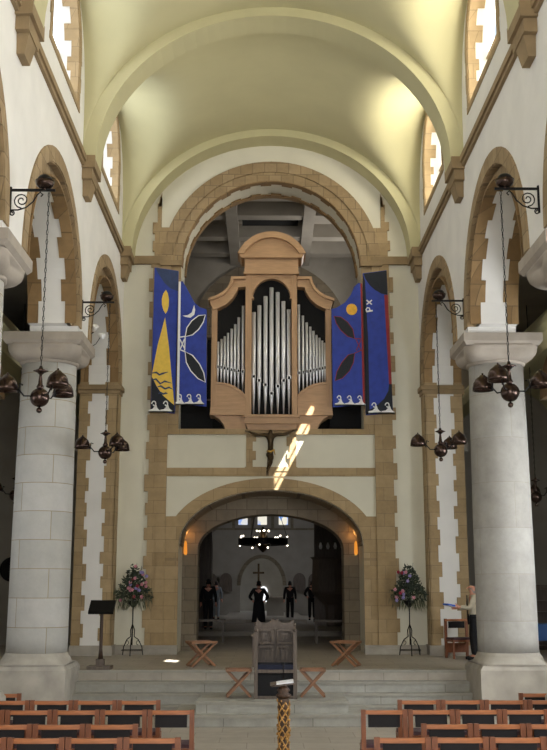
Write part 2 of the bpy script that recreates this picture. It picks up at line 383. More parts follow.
# aisle enclosures
for sgn, nm in ((-1, 'aisle_left'), (1, 'aisle_right')):
    a = MB(); x = sgn*8.6
    a.box(min(x, x+sgn*.3), max(x, x+sgn*.3), -7.5, 35, -.3, 10.3); struct(a.build('wall_'+nm, M['grey']))
    a = MB(); a.box(min(sgn*XB, x), max(sgn*XB, x), 31, 31.4, P, 10.3)
    struct(a.build('wall_'+nm+'_east', M['grey']))
    # barrel vault of the aisle
    a = MB(); xc = sgn*(XB+.75+8.6)/2; hw = (8.6-XB-.75)/2; rings = []
    for y in (-7.5, 31): rings.append([(xc+hw*cos(pi*i/16), y, 7.3+hw*.75*sin(pi*i/16)) for i in range(17)]+[(xc+(hw+.2)*cos(pi*i/16), y, 7.5+(hw*.75+.1)*sin(pi*i/16)) for i in range(16, -1, -1)])
    a.loft(rings); struct(a.build('ceiling_'+nm, M['vault']))
    # cross arches over the aisle at every column
    a = MB()
    for yy in COLY[:3]:
        ring(a, onY(yy-.3), xc, 6.3, hw-.3, hw+.05, 0, .6, 0, 180, 16, hw*1.0, hw*1.35)
        a.box(min(sgn*8.2, x), max(sgn*8.2, x), yy-.3, yy+.3, 0, 6.4)
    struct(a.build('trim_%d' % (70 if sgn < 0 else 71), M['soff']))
    # lean-to roof closing the top of the aisle
    a = MB(); xi = sgn*XB; a.box(min(xi, x), max(xi, x), -7.5, 35, 10.15, 10.4); struct(a.build('ceiling_'+nm+'_roof', M['grey']))

# ------------------------------------------------------------------ vault
BAYS = [(20.72, 25.98), (14.92, 20.0), (9.12, 14.2), (3.32, 8.4), (-2.5, 2.6)]
def mainz(x): return 11.12+3.48*sqrt(max(0, 1-(x/3.96)**2))
def vz(x, y):
    m = mainz(x)
    for a, b in BAYS:
        if a < y < b:
            t = abs((y-(a+b)/2)/((b-a)/2)); cz = 11.3+3.15*(1-t**3)**(1/3.)
            cz -= .28*(3.95-abs(x))
            k = .45; h = max(k-abs(m-cz), 0)/k
            return max(m, cz)+h*h*k*.25
    return m
mb = MB(); xs = [-3.96+7.92*(.5-.5*cos(pi*i/56)) for i in range(57)]; ys = []
for a, b in reversed(BAYS): ys += [a+(b-a)*(.5-.5*cos(pi*i/34)) for i in range(35)]
ys = [-7.5]+ys+[YE]
vs = [(x, y, vz(x, y)) for y in ys for x in xs]; n = len(xs)
fs = [(j*n+i, j*n+i+1, (j+1)*n+i+1, (j+1)*n+i) for j in range(len(ys)-1) for i in range(n-1)]
mb.add(vs, fs, True); struct(mb.build('ceiling', M['vault']))
mb = MB(); mb.box(-4.6, 4.6, -7.6, YE+.5, 15.3, 15.5); struct(mb.build('ceiling_roof', M['grey']))
for k, (y0, y1) in enumerate(((26.0, YE), (20.0, 20.72), (14.2, 14.92), (8.4, 9.12), (2.6, 3.32))):
    mb = MB(); ring(mb, onY(0), 0, 11.12, 3.68, 4.0, y0, y1, 0, 180, 40, 3.28, 3.6); struct(mb.build('trim_%d' % (60+k), M['vault']))
# west wall
mb = MB(); mb.plate(onY(-7.9), 0, .4, [(-9, -.3), (9, -.3), (9, 15.5), (-9, 15.5)]); struct(mb.build('wall_west', M['plaster']))

# ------------------------------------------------------------------ east wall
CR, CZ = 2.42, 10.95
ep = onY(YE)
low = [(2.38, P), (2.38, 3.5)]+arcpts(0, 3.5, 2.36, 1.4, 0, 180, 36)+[(-2.38, 3.5), (-2.38, P)]
up = [(-CR, 6.42), (CR, 6.42)]+arcpts(0, CZ, CR, CR, 0, 180, 36)
mb = MB()
mb.plate(ep, 0, 1.15, [(-XB, 6.42-.5), (XB, 6.42-.5), (XB, 15.4), (-XB, 15.4)], [up])
mb.plate(ep, 0, 1.5, [(-XB, P), (-2.38, P)]+list(reversed(low[1:-1]))+[(2.38, P), (XB, P), (XB, 6.42-.5), (-XB, 6.42-.5)])
struct(mb.build('wall_east', M['eastplaster']))
# crossing arch ring, two orders
mb = MB(); ring(mb, ep, 0, CZ, 2.66, 2.96, -.07, .02, 0, 180, 40); ring(mb, ep, 0, CZ, CR-.0, 2.67, -.025, .02, 0, 180, 40)
mb.build('t', M['arch']); struct(bpy.data.objects['t']); bpy.data.objects['t'].name = 'trim_80'
mb = MB()
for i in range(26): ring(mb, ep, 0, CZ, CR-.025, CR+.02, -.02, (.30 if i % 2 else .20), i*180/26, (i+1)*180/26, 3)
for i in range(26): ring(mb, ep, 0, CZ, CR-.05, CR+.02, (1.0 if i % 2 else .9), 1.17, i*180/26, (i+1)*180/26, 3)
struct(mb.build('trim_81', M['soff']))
# pilaster strips, floor to string course and the toothed spur above
for k, s_ in enumerate((-1, 1)):
    q = MB()
    x0, x1 = sorted((s_*2.70, s_*2.94)); q.plate(ep, -.10, 0, [(x0, P+.2), (x1, P+.2), (x1, STR), (x0, STR)])
    quoin(q, ep, s_*2.93, .24, P+.2, STR-.1, -.07, 0, s_, .10, .36)
    x0, x1 = sorted((s_*CR, s_*2.71)); q.plate(ep, -.05, 0, [(x0, 6.4), (x1, 6.4), (x1, 11.0), (x0, 11.0)])
    x0, x1 = sorted((s_*2.60, s_*3.02)); q.plate(ep, -.055, 0, [(x0, STR-.1), (x1, STR-.1), (x1, 12.0), (x0, 12.0)])
    quoin(q, ep, s_*2.98, .17, STR, 12.88, -.06, 0, s_, .09, .26, taper=lambda z: max(0, (z-12.0)*.22))
    q.plate(ep, -.06, 0, [(s_*2.98, 12.6), (s_*3.08, 12.6), (s_*2.98, 13.0)])
    # jamb of the low arch below its springing
    x0, x1 = sorted((s_*2.36, s_*2.71)); q.plate(ep, -.04, 0, [(x0, P+.2), (x1, P+.2), (x1, 4.22), (x0, 4.22)] if s_ > 0 else [(x0, P+.2), (x1, P+.2), (x1, 4.22), (x0, 4.22)])
    struct(q.build('trim_%d' % (82+k), M['stone']))
    q = MB(); x0, x1 = sorted((s_*2.70, s_*XW)); q.box(x0, x1, YE-.10, YE, STR-.1, STR+.12); q.box(min(s_*2.4, s_*2.98), max(s_*2.4, s_*2.98), YE-.16, YE, STR-.16, STR-.02)
    q.box(min(s_*2.36, s_*2.73), max(s_*2.36, s_*2.73), YE-.07, YE, 3.1, 3.17)
    struct(q.build('trim_%d' % (84+k), M['moulding']))
    q = MB(); x0, x1 = sorted((s_*2.34, s_*XW)); q.box(x0, x1, YE-.12, YE, P, P+.22)
    x0, x1 = sorted((s_*2.34, s_*3.25)); q.box(x0, x1, YE-.2, YE-.12, P, P+.14)
    struct(q.build('baseboard_%s' % ('east_left' if s_ < 0 else 'east_right'), M['plinth2']))
# low arch ring and its stone spandrel feet
mb = MB(); ring(mb, ep, 0, 3.5, 2.36, 2.70, -.05, .02, 0, 180, 44, 1.4, 1.70)
struct(mb.build('trim_86', M['stone']))
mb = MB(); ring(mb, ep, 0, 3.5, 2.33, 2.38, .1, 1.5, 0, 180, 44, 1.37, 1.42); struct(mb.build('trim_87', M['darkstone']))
# parapet cap, belt, frame behind the crucifix
mb = MB(); mb.box(-2.71, 2.71, YE-.08, YE+.32, 6.34, 6.48); mb.plate(ep, -.035, 0, [(-2.71, 5.25), (2.71, 5.25), (2.71, 5.47), (-2.71, 5.47)])
struct(mb.build('trim_88', M['stone']))
mb = MB(); quoin(mb, ep, -.65, .17, 5.47, 6.34, -.045, 0, 1, .09, .2); quoin(mb, ep, .65, .17, 5.47, 6.34, -.045, 0, -1, .09, .2)
mb.plate(ep, -.05, 0, [(-.68, 5.38), (.68, 5.38), (.68, 5.49), (-.68, 5.49)]); struct(mb.build('trim_89', M['stone']))
# inner order of the passage and gallery floor
Y2 = 28.15
low2 = [(1.97, P), (1.97, 3.45)]+arcpts(0, 3.45, 1.97, .93, 0, 180, 36)+[(-1.97, 3.45), (-1.97, P)]
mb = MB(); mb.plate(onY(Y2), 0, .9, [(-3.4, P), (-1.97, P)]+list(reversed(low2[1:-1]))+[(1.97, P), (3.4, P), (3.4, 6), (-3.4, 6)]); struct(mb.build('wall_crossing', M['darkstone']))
mb = MB(); mb.box(-5.2, 5.2, YE+.3, 36.5, 5.95, 6.2); struct(mb.build('floor_gallery', M['grey']))
# tower room over the crossing
mb = MB()
mb.box(-4.6, -4.2, YE+1.15, 36, 6.2, 15.4); mb.box(4.2, 4.6, YE+1.15, 36, 6.2, 15.4)
mb.plate(onY(35.0), 0, .5, [(-4.6, 6.2), (4.6, 6.2), (4.6, 15.4), (-4.6, 15.4)], [[(-2.2, 6.3), (2.2, 6.3)]+arcpts(0, 11.0, 2.2, 2.2, 0, 180, 30)])
struct(mb.build('wall_tower', M['grey']))
mb = MB(); ring(mb, onY(35.0), 0, 11.0, 2.2, 2.75, -.08, .05, 0, 180, 36); ring(mb, onY(35.0), 0, 11.0, 2.0, 2.3, .1, .5, 0, 180, 36); struct(mb.build('trim_90', M['darkstone']))
mb = MB(); mb.box(-4.6, 4.6, 35.6, 35.8, 6.2, 14); struct(mb.build('wall_tower_back', M['black']))  # black sheet standing for the darkness inside the tower arch
mb = MB(); mb.box(-4.6, 4.6, YE+1.0, 35.5, 14.1, 14.3); struct(mb.build('ceiling_tower', M['grey']))
mb = MB()
for x in (-1.2, 1.2): mb.box(x-.18, x+.18, YE+1.0, 35, 13.6, 14.1)
for y in (28.7, 30.3, 32.3, 34.0): mb.box(-4.2, 4.2, y-.2, y+.2, 13.65, 14.1)
struct(mb.build('trim_91', M['grey']))
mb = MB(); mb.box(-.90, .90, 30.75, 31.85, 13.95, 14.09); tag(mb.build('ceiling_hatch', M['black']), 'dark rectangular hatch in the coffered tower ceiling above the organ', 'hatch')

# ------------------------------------------------------------------ quire beyond the crossing
mb = MB()
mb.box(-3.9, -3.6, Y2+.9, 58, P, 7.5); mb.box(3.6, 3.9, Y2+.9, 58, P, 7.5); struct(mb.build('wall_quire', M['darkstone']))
mb = MB(); mb.box(-3.9, 3.9, 36.5, 60, 7.5, 7.7); struct(mb.build('ceiling_quire', M['grey']))
fa = [(-1.45, .96), (-1.45, 2.5)]+list(reversed(arcpts(-.3, 2.5, 1.15, 1.45, 0, 180, 20)))+[(.85, .96)]
wins = [[(x-.25, 5.7), (x+.25, 5.7), (x+.25, 7.0), (x-.25, 7.0)] for x in (-1.32, -.28, .86)]
mb = MB(); mb.plate(onY(56), 0, .4, [(-3.7, .9)]+fa+[(3.7, .9), (3.7, 7.6), (-3.7, 7.6)], wins); struct(mb.build('wall_chancel', M['grey']))
mb = MB(); ring(mb, onY(56), -.3, 2.5, 1.12, 1.32, -.06, .1, 0, 180, 20, 1.42, 1.62); mb.box(-3.6, 3.6, 55.9, 56, 5.42, 5.52); mb.box(-1.9, -1.75, 55.93, 56, 5.5, 7.4); mb.box(1.25, 1.4, 55.93, 56, 5.5, 7.4)
mb.box(-.88, -.74, 55.93, 56, 5.5, 7.4); mb.box(.2, .36, 55.93, 56, 5.5, 7.4)
struct(mb.build('trim_92', M['darkstone']))
for k, x in enumerate((-1.32, -.28, .86)):
    mb = MB(); mb.box(x-.25, x+.25, 56.2, 56.22, 5.7, 7.0); struct(mb.build('window_%d' % (11+k), M['stained']))
mb = MB(); mb.box(-3, 3, 59.6, 59.8, .9, 5); struct(mb.build('wall_chapel', M['grey']))
mb = MB(); mb.plate(onY(59.5), 0, .05, [(-.42, 1.6)]+[(.02, 1.6)]+arcpts(-.2, 2.2, .22, .25, 0, 180, 8)); struct(mb.build('window_14', M['brightglass']))  # made-up glowing plate standing in for a bright white spot

# ------------------------------------------------------------------ columns
def column(y, sgn, label, mshaft, mpl):
    xc = sgn*4.65; root = empty('column', (xc, y, 0), label, 'column', 'nave arcade columns')
    m = MB(); hx = .72; hy = .80
    m.box(-hx, hx, -hy, hy, 0, .9)
    m.hexa([(-hx, -hy, .9), (hx, -hy, .9), (hx, hy, .9), (-hx, hy, .9)], [(-hx+.06, -hy+.06, .98), (hx-.06, -hy+.06, .98), (hx-.06, hy-.06, .98), (-hx+.06, hy-.06, .98)])
    m.build('plinth', mpl, root)
    m = MB(); rings = []
    def sq(t, r, z, n=32):      # blend square(hx,hy) -> circle
        o = []
        for i in range(n):
            a = 2*pi*i/n; c_, s_ = cos(a), sin(a); k = 1/max(abs(c_)/(hx-.04), abs(s_)/(hy-.04))
            o.append(((1-t)*k*c_+t*r*c_, (1-t)*k*s_+t*r*s_, z))
        return o
    m.loft([sq(0, .7, .98), sq(.55, .68, 1.02), sq(.9, .66, 1.09), sq(1, .625, 1.14), sq(1, .60, 1.2)], True, True, True); m.build('base', mpl, root)
    m = MB(); m.lathe([(.595, 1.18), (.595, 1.5), (.59, 3.5), (.575, 5.5), (.555, 7.0)], 48); m.build('shaft', mshaft, root)
    m = MB(); hx2, hy2 = .74, .76
    def sq2(t, z, r=.56, n=48):
        o = []
        for i in range(n):
            a = 2*pi*i/n; c_, s_ = cos(a), sin(a); k = min(1/max(abs(c_)/hx2, abs(s_)/hy2), .96)
            k = (.56+(k-.56)*t)*(1-.10*abs(cos(2*a))**4*(1 if .05 < t < .99 else 0))
            o.append((k*c_, k*s_, z))
        return o
    m.lathe([(.57, 6.93), (.60, 6.96), (.60, 7.0), (.57, 7.03)], 40)
    m.loft([sq2(0, 6.98), sq2(.40, 6.985), sq2(.70, 7.03), sq2(.88, 7.09), sq2(.96, 7.16), sq2(.98, 7.21), sq2(1, 7.23), sq2(1, 7.28)], True, True, True); m.build('capital', M['cap'], root)
    m = MB(); m.box(-.80, .80, -.80, .80, 7.33, 7.50)
    m.hexa([(-.74, -.74, 7.26), (.74, -.74, 7.26), (.74, .74, 7.26), (-.74, .74, 7.26)], [(-.80, -.80, 7.33), (.80, -.80, 7.33), (.80, .80, 7.33), (-.80, .80, 7.33)])
    m.build('abacus', M['cap'], root)
    return root
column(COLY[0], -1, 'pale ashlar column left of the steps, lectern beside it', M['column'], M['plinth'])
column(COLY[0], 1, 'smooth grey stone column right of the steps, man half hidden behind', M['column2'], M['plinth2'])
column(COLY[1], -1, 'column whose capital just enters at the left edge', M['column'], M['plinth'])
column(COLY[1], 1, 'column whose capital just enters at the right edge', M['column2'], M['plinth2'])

# ------------------------------------------------------------------ organ
org = empty('pipe_organ', (0, 26.60, 6.2), 'light oak pipe organ case with silver pipes on the gallery', 'organ')
def ou(u): return (u-252)*.00722
def ov(v): return 6.83-6.2+(697-v)*.00762          # local z
oY = 0.0
def fp(m, pts, y0, y1): m.plate(lambda u, v, d: (u, d, v), y0, y1, [(ou(a), ov(b)) for a, b in pts])
# black interior box
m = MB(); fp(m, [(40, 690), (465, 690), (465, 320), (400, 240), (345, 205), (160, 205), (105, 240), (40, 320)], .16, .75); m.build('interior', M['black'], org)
# central tower frame
m = MB()
fp(m, [(157, 697), (180, 697), (180, 195), (157, 195)], -.12, .5); fp(m, [(327, 697), (347, 697), (347, 195), (327, 195)], -.12, .5)
m.build('tower_post', M['oak'], org)
m = MB(); hdr = [(180, 195), (327, 195), (327, 282)]+[(253.5+70*cos(radians(a)), 282-72*sin(radians(a))) for a in range(0, 181, 10)]+[(180, 282)]
fp(m, hdr, -.09, .1); m.build('arched_head', M['oakh'], org)
m = MB()
for s_ in (0, 1):
    x0, x1 = ((176, 188), (321, 333))[s_]; fp(m, [(x0, 285), (x1, 285), (x1, 278), (x0, 278)], -.13, .05)
fp(m, [(150, 190), (355, 190), (355, 197), (150, 197)], -.2, .5)
fp(m, [(153, 190), (352, 190), (352, 140), (153, 140)], -.16, .5)
fp(m, [(140, 140), (366, 140), (374, 126), (132, 126)], -.26, .55)
m.build('cornice', M['oakh'], org)
m = MB(); out = [(127, 126), (380, 126)]
R_ = (126.5**2+80**2)/(2*80); cy = 45+R_; am = math.degrees(math.asin(126.5/R_))
arc = [(253.5+R_*sin(radians(t)), cy-R_*cos(radians(t))) for t in [am-2*am*i/24 for i in range(25)]]
inn = [(253.5+(R_-22)*sin(radians(t)), cy-(R_-22)*cos(radians(t))) for t in [-(am-4)+2*(am-4)*i/24 for i in range(25)]]
fp(m, arc+inn, -.3, .5); m.build('pediment_moulding', M['oakh'], org)
m = MB(); fp(m, [(140, 128), (366, 128)]+[p for p in reversed(inn)], -.18, .45); m.build('pediment_panel', M['oakh'], org)
# side wings
for s_ in (-1, 1):
    mir = (lambda u: u) if s_ < 0 else (lambda u: 505-u)
    m = MB(); fp(m, [(mir(a), b) for a, b in [(33, 690), (53, 690), (53, 318), (33, 322)]], -.08, .5); m.build('outer_post', M['oak'], org)
    top = [(157, 210), (108, 210), (103, 232), (92, 252), (76, 268), (56, 280), (24, 291)]
    bot = [(28, 306), (38, 325), (62, 318), (86, 306), (108, 286), (124, 262), (130, 244), (157, 242)]
    m = MB(); fp(m, [(mir(a), b) for a, b in top+bot], -.14, .45)
    top2 = [(157, 207), (104, 207), (99, 230), (89, 248), (73, 263), (53, 275), (21, 286)]; bot2 = [(21, 295), (57, 285), (79, 272), (95, 255), (107, 234), (112, 217), (157, 217)]
    fp(m, [(mir(a), b) for a, b in top2+bot2], -.22, .45); m.build('scrolled_cornice', M['oakh'], org)
    m = MB(); fp(m, [(mir(a), b) for a, b in [(53, 667), (157, 667), (157, 632), (143, 618), (122, 603), (98, 592), (72, 586), (53, 585)]], -.06, .1); m.build('lower_panel', M['oakh'], org)
    m = MB(); fp(m, [(mir(a), b) for a, b in [(157, 636), (143, 622), (122, 607), (98, 596), (72, 590), (53, 589), (53, 581), (72, 582), (100, 587), (124, 598), (146, 613), (157, 625)]], -.09, .1)
    fp(m, [(mir(a), b) for a, b in [(30, 697), (157, 697), (157, 667), (33, 667)]], -.12, .5); m.build('base_moulding', M['oakh'], org)
    m = MB(); pts = [(45, 697), (160, 697), (160, 748), (88, 748), (80, 728), (66, 710)]; fp(m, [(mir(a), b) for a, b in pts], -.02, .6); m.build('bracket', M['oakh'], org)
m = MB(); fp(m, [(154, 697), (354, 697), (354, 706), (154, 706)], -.24, .5); fp(m, [(158, 706), (350, 706), (350, 728), (158, 728)], -.2, .5); fp(m, [(161, 728), (345, 728), (338, 748), (168, 748)], -.1, .5)
m.build('tower_base', M['oakh'], org)
# pipes
def pipe(u, top, mouth, foot, r, y):
    m = MB(); x = ou(u); z0, z1, z2 = ov(foot), ov(mouth), ov(top)
    m.lathe([(r*.28, z0), (r*.98, z1-.05), (r, z1), (r, z1+.02), (r, z2), (r*.8, z2), (r*.8, z2-.05)], 14, (x, y, 0))
    p = m.build('pipe', M['pipe'], org)
    m = MB(); w_ = r*.62; m.box(x-w_, x+w_, y-r*1.12, y-r*.85, z1-.015, z1+.055); m.build('pipe_mouth', M['iron'], p)
    m = MB(); m.box(x-w_*1.5, x-w_, y-r*1.15, y-r*.5, z1-.03, z1+.08); m.build('pipe_ear', M['pipe'], p)
    m = MB(); m.box(x+w_, x+w_*1.5, y-r*1.15, y-r*.5, z1-.03, z1+.08); m.build('pipe_ear', M['pipe'], p)
for u, t, mo in ((188, 330, 563), (208, 305, 577), (231, 272, 592), (253, 240, 622), (276, 257, 597), (297, 290, 577), (317, 320, 567)):
    pipe(u, t, mo, 690, .055, .02)
LX = (57, 69, 81, 93, 106, 119, 132, 148); LT = (435, 425, 415, 403, 388, 372, 347, 305)
for i in range(8):
    pipe(LX[i], LT[i], 527+i*2.4, 590+i*5, .030+i*.0012, .06)
RX = (354, 369, 383, 396, 408, 419, 430, 440, 449); RT = (300, 340, 365, 380, 395, 410, 420, 430, 438)
for i in range(9): pipe(RX[i], RT[i], 548-i*2.4, 630-i*5, .036-i*.001, .06)
for s_, lab in ((-1, 'left'), (1, 'right')):
    gs = empty('gallery_screen', (s_*2.0, 27.3, 6.2), 'low black screen on the gallery %s of the organ base' % lab, 'screen', 'gallery screens')  # added black sheets stand for the darkness below the shutters
    m = MB(); m.box(-.42, .42, 0, .08, 0, 1.15); m.build('panel', M['black'], gs)
    m = MB(); m.box(-.44, .44, -.02, .10, 1.15, 1.2); m.build('rail', M['darkoak'], gs)
# painted wing doors of the organ
def door(name, label, pts, motif, th=.05, ang=0, y=0):
    """pts in metres (x,z)"""
    cx = sum(p[0] for p in pts)/len(pts); zb = min(p[1] for p in pts)
    root = empty(name, (cx, y, zb), label, 'painted panel', 'painted organ shutters', ang)
    q = [(p[0]-cx, p[1]-zb) for p in pts]
    m = MB(); m.plate(lambda u, v, d: (u, d, v), 0, th, q); m.build('board', M['blue'], root)
    for k, (nm, mt, poly, lay) in enumerate(motif):
        polys = poly if isinstance(poly[0][0], (list, tuple)) else [poly]
        for grp in ([polys] if nm in ('wave_band', 'letter_x', 'letter_p') else [[q_] for q_ in polys]):
            m = MB()
            for pl in grp: m.plate(lambda u, v, d: (u, d, v), -.003-.002*lay, .001, [(a-cx, b-zb) for a, b in pl])
            m.build(nm, M[mt], root)
    if y >= YD:
        s_ = 1 if cx > 0 else -1; zt = max(p[1] for p in pts)-zb
        for hz in (.4, zt-.5):
            m = MB(); a, b = sorted((s_*.05, s_*.30)); m.box(a, b, th, YE-.05-y, hz-.04, hz+.04); m.build('hinge', M['iron'], root)
    return root
def stroke(pts, w_):
    L_, R2 = [], []
    for i, p in enumerate(pts):
        a = pts[max(i-1, 0)]; b = pts[min(i+1, len(pts)-1)]; dx, dz = b[0]-a[0], b[1]-a[1]; l = sqrt(dx*dx+dz*dz) or 1
        ww = w_[i] if isinstance(w_, list) else w_
        L_.append((p[0]-dz/l*ww/2, p[1]+dx/l*ww/2)); R2.append((p[0]+dz/l*ww/2, p[1]-dx/l*ww/2))
    return L_+R2[::-1]
def wave(x0, x1, z, n, hgt):
    """row of curling wave crests: white band with scrolls"""
    polys = [[(x0, z), (x1, z), (x1, z+.10*hgt), (x0, z+.10*hgt)]]; w_ = (x1-x0)/n
    for i in range(n):
        a = x0+i*w_
        polys.append([(a, z), (a+w_, z), (a+w_, z+.14*hgt), (a+w_*.86, z+.20*hgt), (a+w_*.72, z+.36*hgt), (a+w_*.64, z+.60*hgt), (a+w_*.56, z+.62*hgt), (a+w_*.46, z+.42*hgt), (a+w_*.30, z+.26*hgt), (a, z+.2*hgt)])
        c = (a+w_*.45, z+.64*hgt)
        sp = [(c[0]+(.10+.20*t/12.)*hgt*.55*cos(radians(200+t*28))*1.15, c[1]+(.10+.20*t/12.)*hgt*.9*sin(radians(200+t*28))) for t in range(13)]
        polys.append(stroke(sp, .045*hgt*1.9))
    return polys
def grow(f, s_, w_):
    cx = sum(p[0] for p in f)/len(f); cz = sum(p[1] for p in f)/len(f); out = []
    n_ = len(f); ar = sum(f[i][0]*f[(i+1) % n_][1]-f[(i+1) % n_][0]*f[i][1] for i in range(n_)); sg = 1 if ar > 0 else -1
    for i in range(n_):
        a, b = f[i-1], f[(i+1) % n_]; dx, dz = b[0]-a[0], b[1]-a[1]; l = sqrt(dx*dx+dz*dz) or 1
        out.append((f[i][0]+sg*dz/l*w_, f[i][1]-sg*dx/l*w_))
    return out
# motif coordinates: zoomed photo (scale 4.41 px per photo px) -> metres on the panel plane
def zl(u, v): px, py = 140+u/4.41, 250+v/4.41; return (((px-264)*.02549-.18)-.12+(py-340)*.0004, 6.99+(407-py)*.0274)
def zr(u, v): px, py = 320+u/4.41, 250+v/4.41; return (((px-264)*.02549-.18)*1.03-(py-340)*.0003, 6.99+(407-py)*.0274)
Z = lambda f, pts: [f(*p) for p in pts]
YD = 26.32
# far left shutter: flame and yellow beam
outl = Z(zl, [(66, 82), (176, 98), (162, 716), (54, 704)])
tri = Z(zl, [(116, 302), (150, 560), (60, 548)])
m1 = [('slate_corner', 'slate', Z(zl, [(70, 84), (175, 99), (174, 188), (140, 176), (110, 150), (85, 112)]), 0),
      ('dark_water', 'navy', Z(zl, [(58, 560), (78, 600), (108, 640), (160, 682), (162, 714), (55, 702)]), 0),
      ('flame', 'yellow', Z(zl, [(119, 182), (128, 198), (133, 225), (132, 252), (126, 275), (118, 288), (108, 272), (101, 248), (100, 222), (107, 198)]), 1),
      ('yellow_beam', 'yellow', Z(zl, [(116, 302), (134, 430), (148, 570), (160, 682), (108, 640), (80, 600), (58, 560), (60, 540), (84, 420)]), 1),
      ('ripple', 'slate', [stroke(Z(zl, p), [.02, .05, .05, .05, .01]) for p in ([(58, 545), (78, 542), (92, 552), (108, 546), (132, 540)], [(56, 575), (76, 570), (96, 590), (116, 580), (148, 588)], [(84, 604), (98, 600), (118, 612), (136, 606), (152, 614)], [(88, 632), (98, 628), (110, 634), (122, 630), (130, 632)])], 2),
      ('wave_band', 'white', wave(zl(56, 0)[0], zl(162, 0)[0], zl(0, 712)[1], 2, .34), 3)]
door('painted_shutter', 'tall blue shutter with yellow flame and golden beam, leftmost', outl, m1, .05, 0, YD)
out2 = Z(zl, [(181, 148), (196, 146), (222, 190), (250, 240), (275, 262), (306, 270), (304, 688), (172, 674)])
fishu = Z(zl, [(298, 296), (270, 300), (240, 322), (218, 352), (211, 388), (240, 380), (268, 356), (288, 326)])
fishl = Z(zl, [(298, 584), (268, 568), (236, 536), (216, 500), (210, 456), (240, 472), (272, 510), (290, 546)])
m2 = [('white_edge', 'white', Z(zl, [(178, 148), (188, 148), (182, 676), (171, 675)]), 1),
      ('crescent_moon', 'white', Z(zl, [(249, 250), (254, 272), (250, 294), (232, 307), (210, 304), (196, 298), (220, 296), (238, 284)]), 1),
      ('fish_body', 'fish', [fishu, fishl], 2),
      ('fish_outline', 'white', [grow(f, 1.0, .028) for f in (fishu, fishl)], 1), ('fish_tail', 'white', [stroke(Z(zl, p), .03) for p in ([(211, 388), (184, 392)], [(184, 400), (205, 440)], [(205, 400), (186, 444)], [(186, 446), (210, 456)], [(208, 392), (206, 450)])], 2),
      ('wave_band', 'white', wave(zl(176, 0)[0], zl(304, 0)[0], zl(0, 682)[1], 3, .32), 3)]
door('painted_shutter', 'blue shutter with white crescent moon and two outlined fish', out2, m2, .06, 0, YD-.06)
out3 = Z(zr, [(50, 268), (75, 260), (110, 238), (135, 205), (150, 170), (168, 152), (180, 152), (190, 678), (55, 690)])
fu = Z(zr, [(62, 300), (90, 304), (120, 326), (142, 356), (150, 396), (122, 386), (92, 360), (72, 330)])
fl = Z(zr, [(66, 578), (96, 566), (126, 536), (144, 500), (150, 460), (124, 468), (96, 500), (74, 540)])
disc = [(zr(139, 269)[0]+.145*cos(2*pi*i/24), zr(139, 269)[1]+.155*sin(2*pi*i/24)) for i in range(24)]
m3 = [('red_edge', 'red', Z(zr, [(178, 154), (186, 154), (195, 676), (186, 677)]), 1),
      ('sun_disc', 'gold', disc, 1), ('fish_body', 'fish', [fu, fl], 2),
      ('fish_outline', 'red', [grow(f, 1.0, .018) for f in (fu, fl)], 1), ('fish_tail', 'red', [stroke(Z(zr, p), .02) for p in ([(150, 396), (182, 398)], [(158, 400), (180, 450)], [(180, 402), (158, 448)], [(150, 460), (182, 446)])], 2),
      ('wave_band', 'white', wave(zr(56, 0)[0], zr(190, 0)[0], zr(0, 684)[1], 3, .30), 3)]
door('painted_shutter', 'blue shutter with golden sun disc and two dark red-lined fish', out3, m3, .06, 0, YD-.06)
out4 = Z(zr, [(190, 106), (297, 92), (318, 710), (200, 722)])
pp = zr(218, 235); cc = zr(218, 268)
def bart(a, b, w_=.035): return stroke([a, b], w_)
xch = [bart((pp[0]-.07, pp[1]+.06), (pp[0]+.07, pp[1]-.06)), bart((pp[0]-.07, pp[1]-.06), (pp[0]+.07, pp[1]+.06))]
# the letter P lying with its stem level, as painted
pch = [bart((cc[0]-.08, cc[1]-.05), (cc[0]+.09, cc[1]-.02), .04), stroke([(cc[0]-.07, cc[1]-.05), (cc[0]-.085, cc[1]+.01), (cc[0]-.05, cc[1]+.06), (cc[0]-.0, cc[1]+.05), (cc[0]+.02, cc[1]-.02)], .032)]
m4 = [('dark_corner', 'navy', Z(zr, [(194, 108), (297, 94), (300, 202), (272, 196), (244, 180), (220, 158), (202, 132)]), 1),
      ('dark_hull', 'navy', Z(zr, [(302, 590), (298, 620), (280, 652), (250, 680), (202, 708), (201, 720), (317, 708), (314, 590)]), 1),
      ('dark_fold', 'navy', Z(zr, [(189, 108), (200, 140), (212, 400), (216, 700), (200, 720)]), 1),
      ('red_stripe', 'red', Z(zr, [(285, 202), (301, 202), (314, 590), (302, 590)]), 1),
      ('letter_x', 'white', xch, 2), ('letter_p', 'white', pch, 2),
      ('wave_band', 'white', wave(zr(203, 0)[0], zr(318, 0)[0], zr(0, 716)[1], 2, .33), 3)]
door('painted_shutter', 'tall blue shutter with white X and P and red stripe, rightmost', out4, m4, .05, 0, YD)

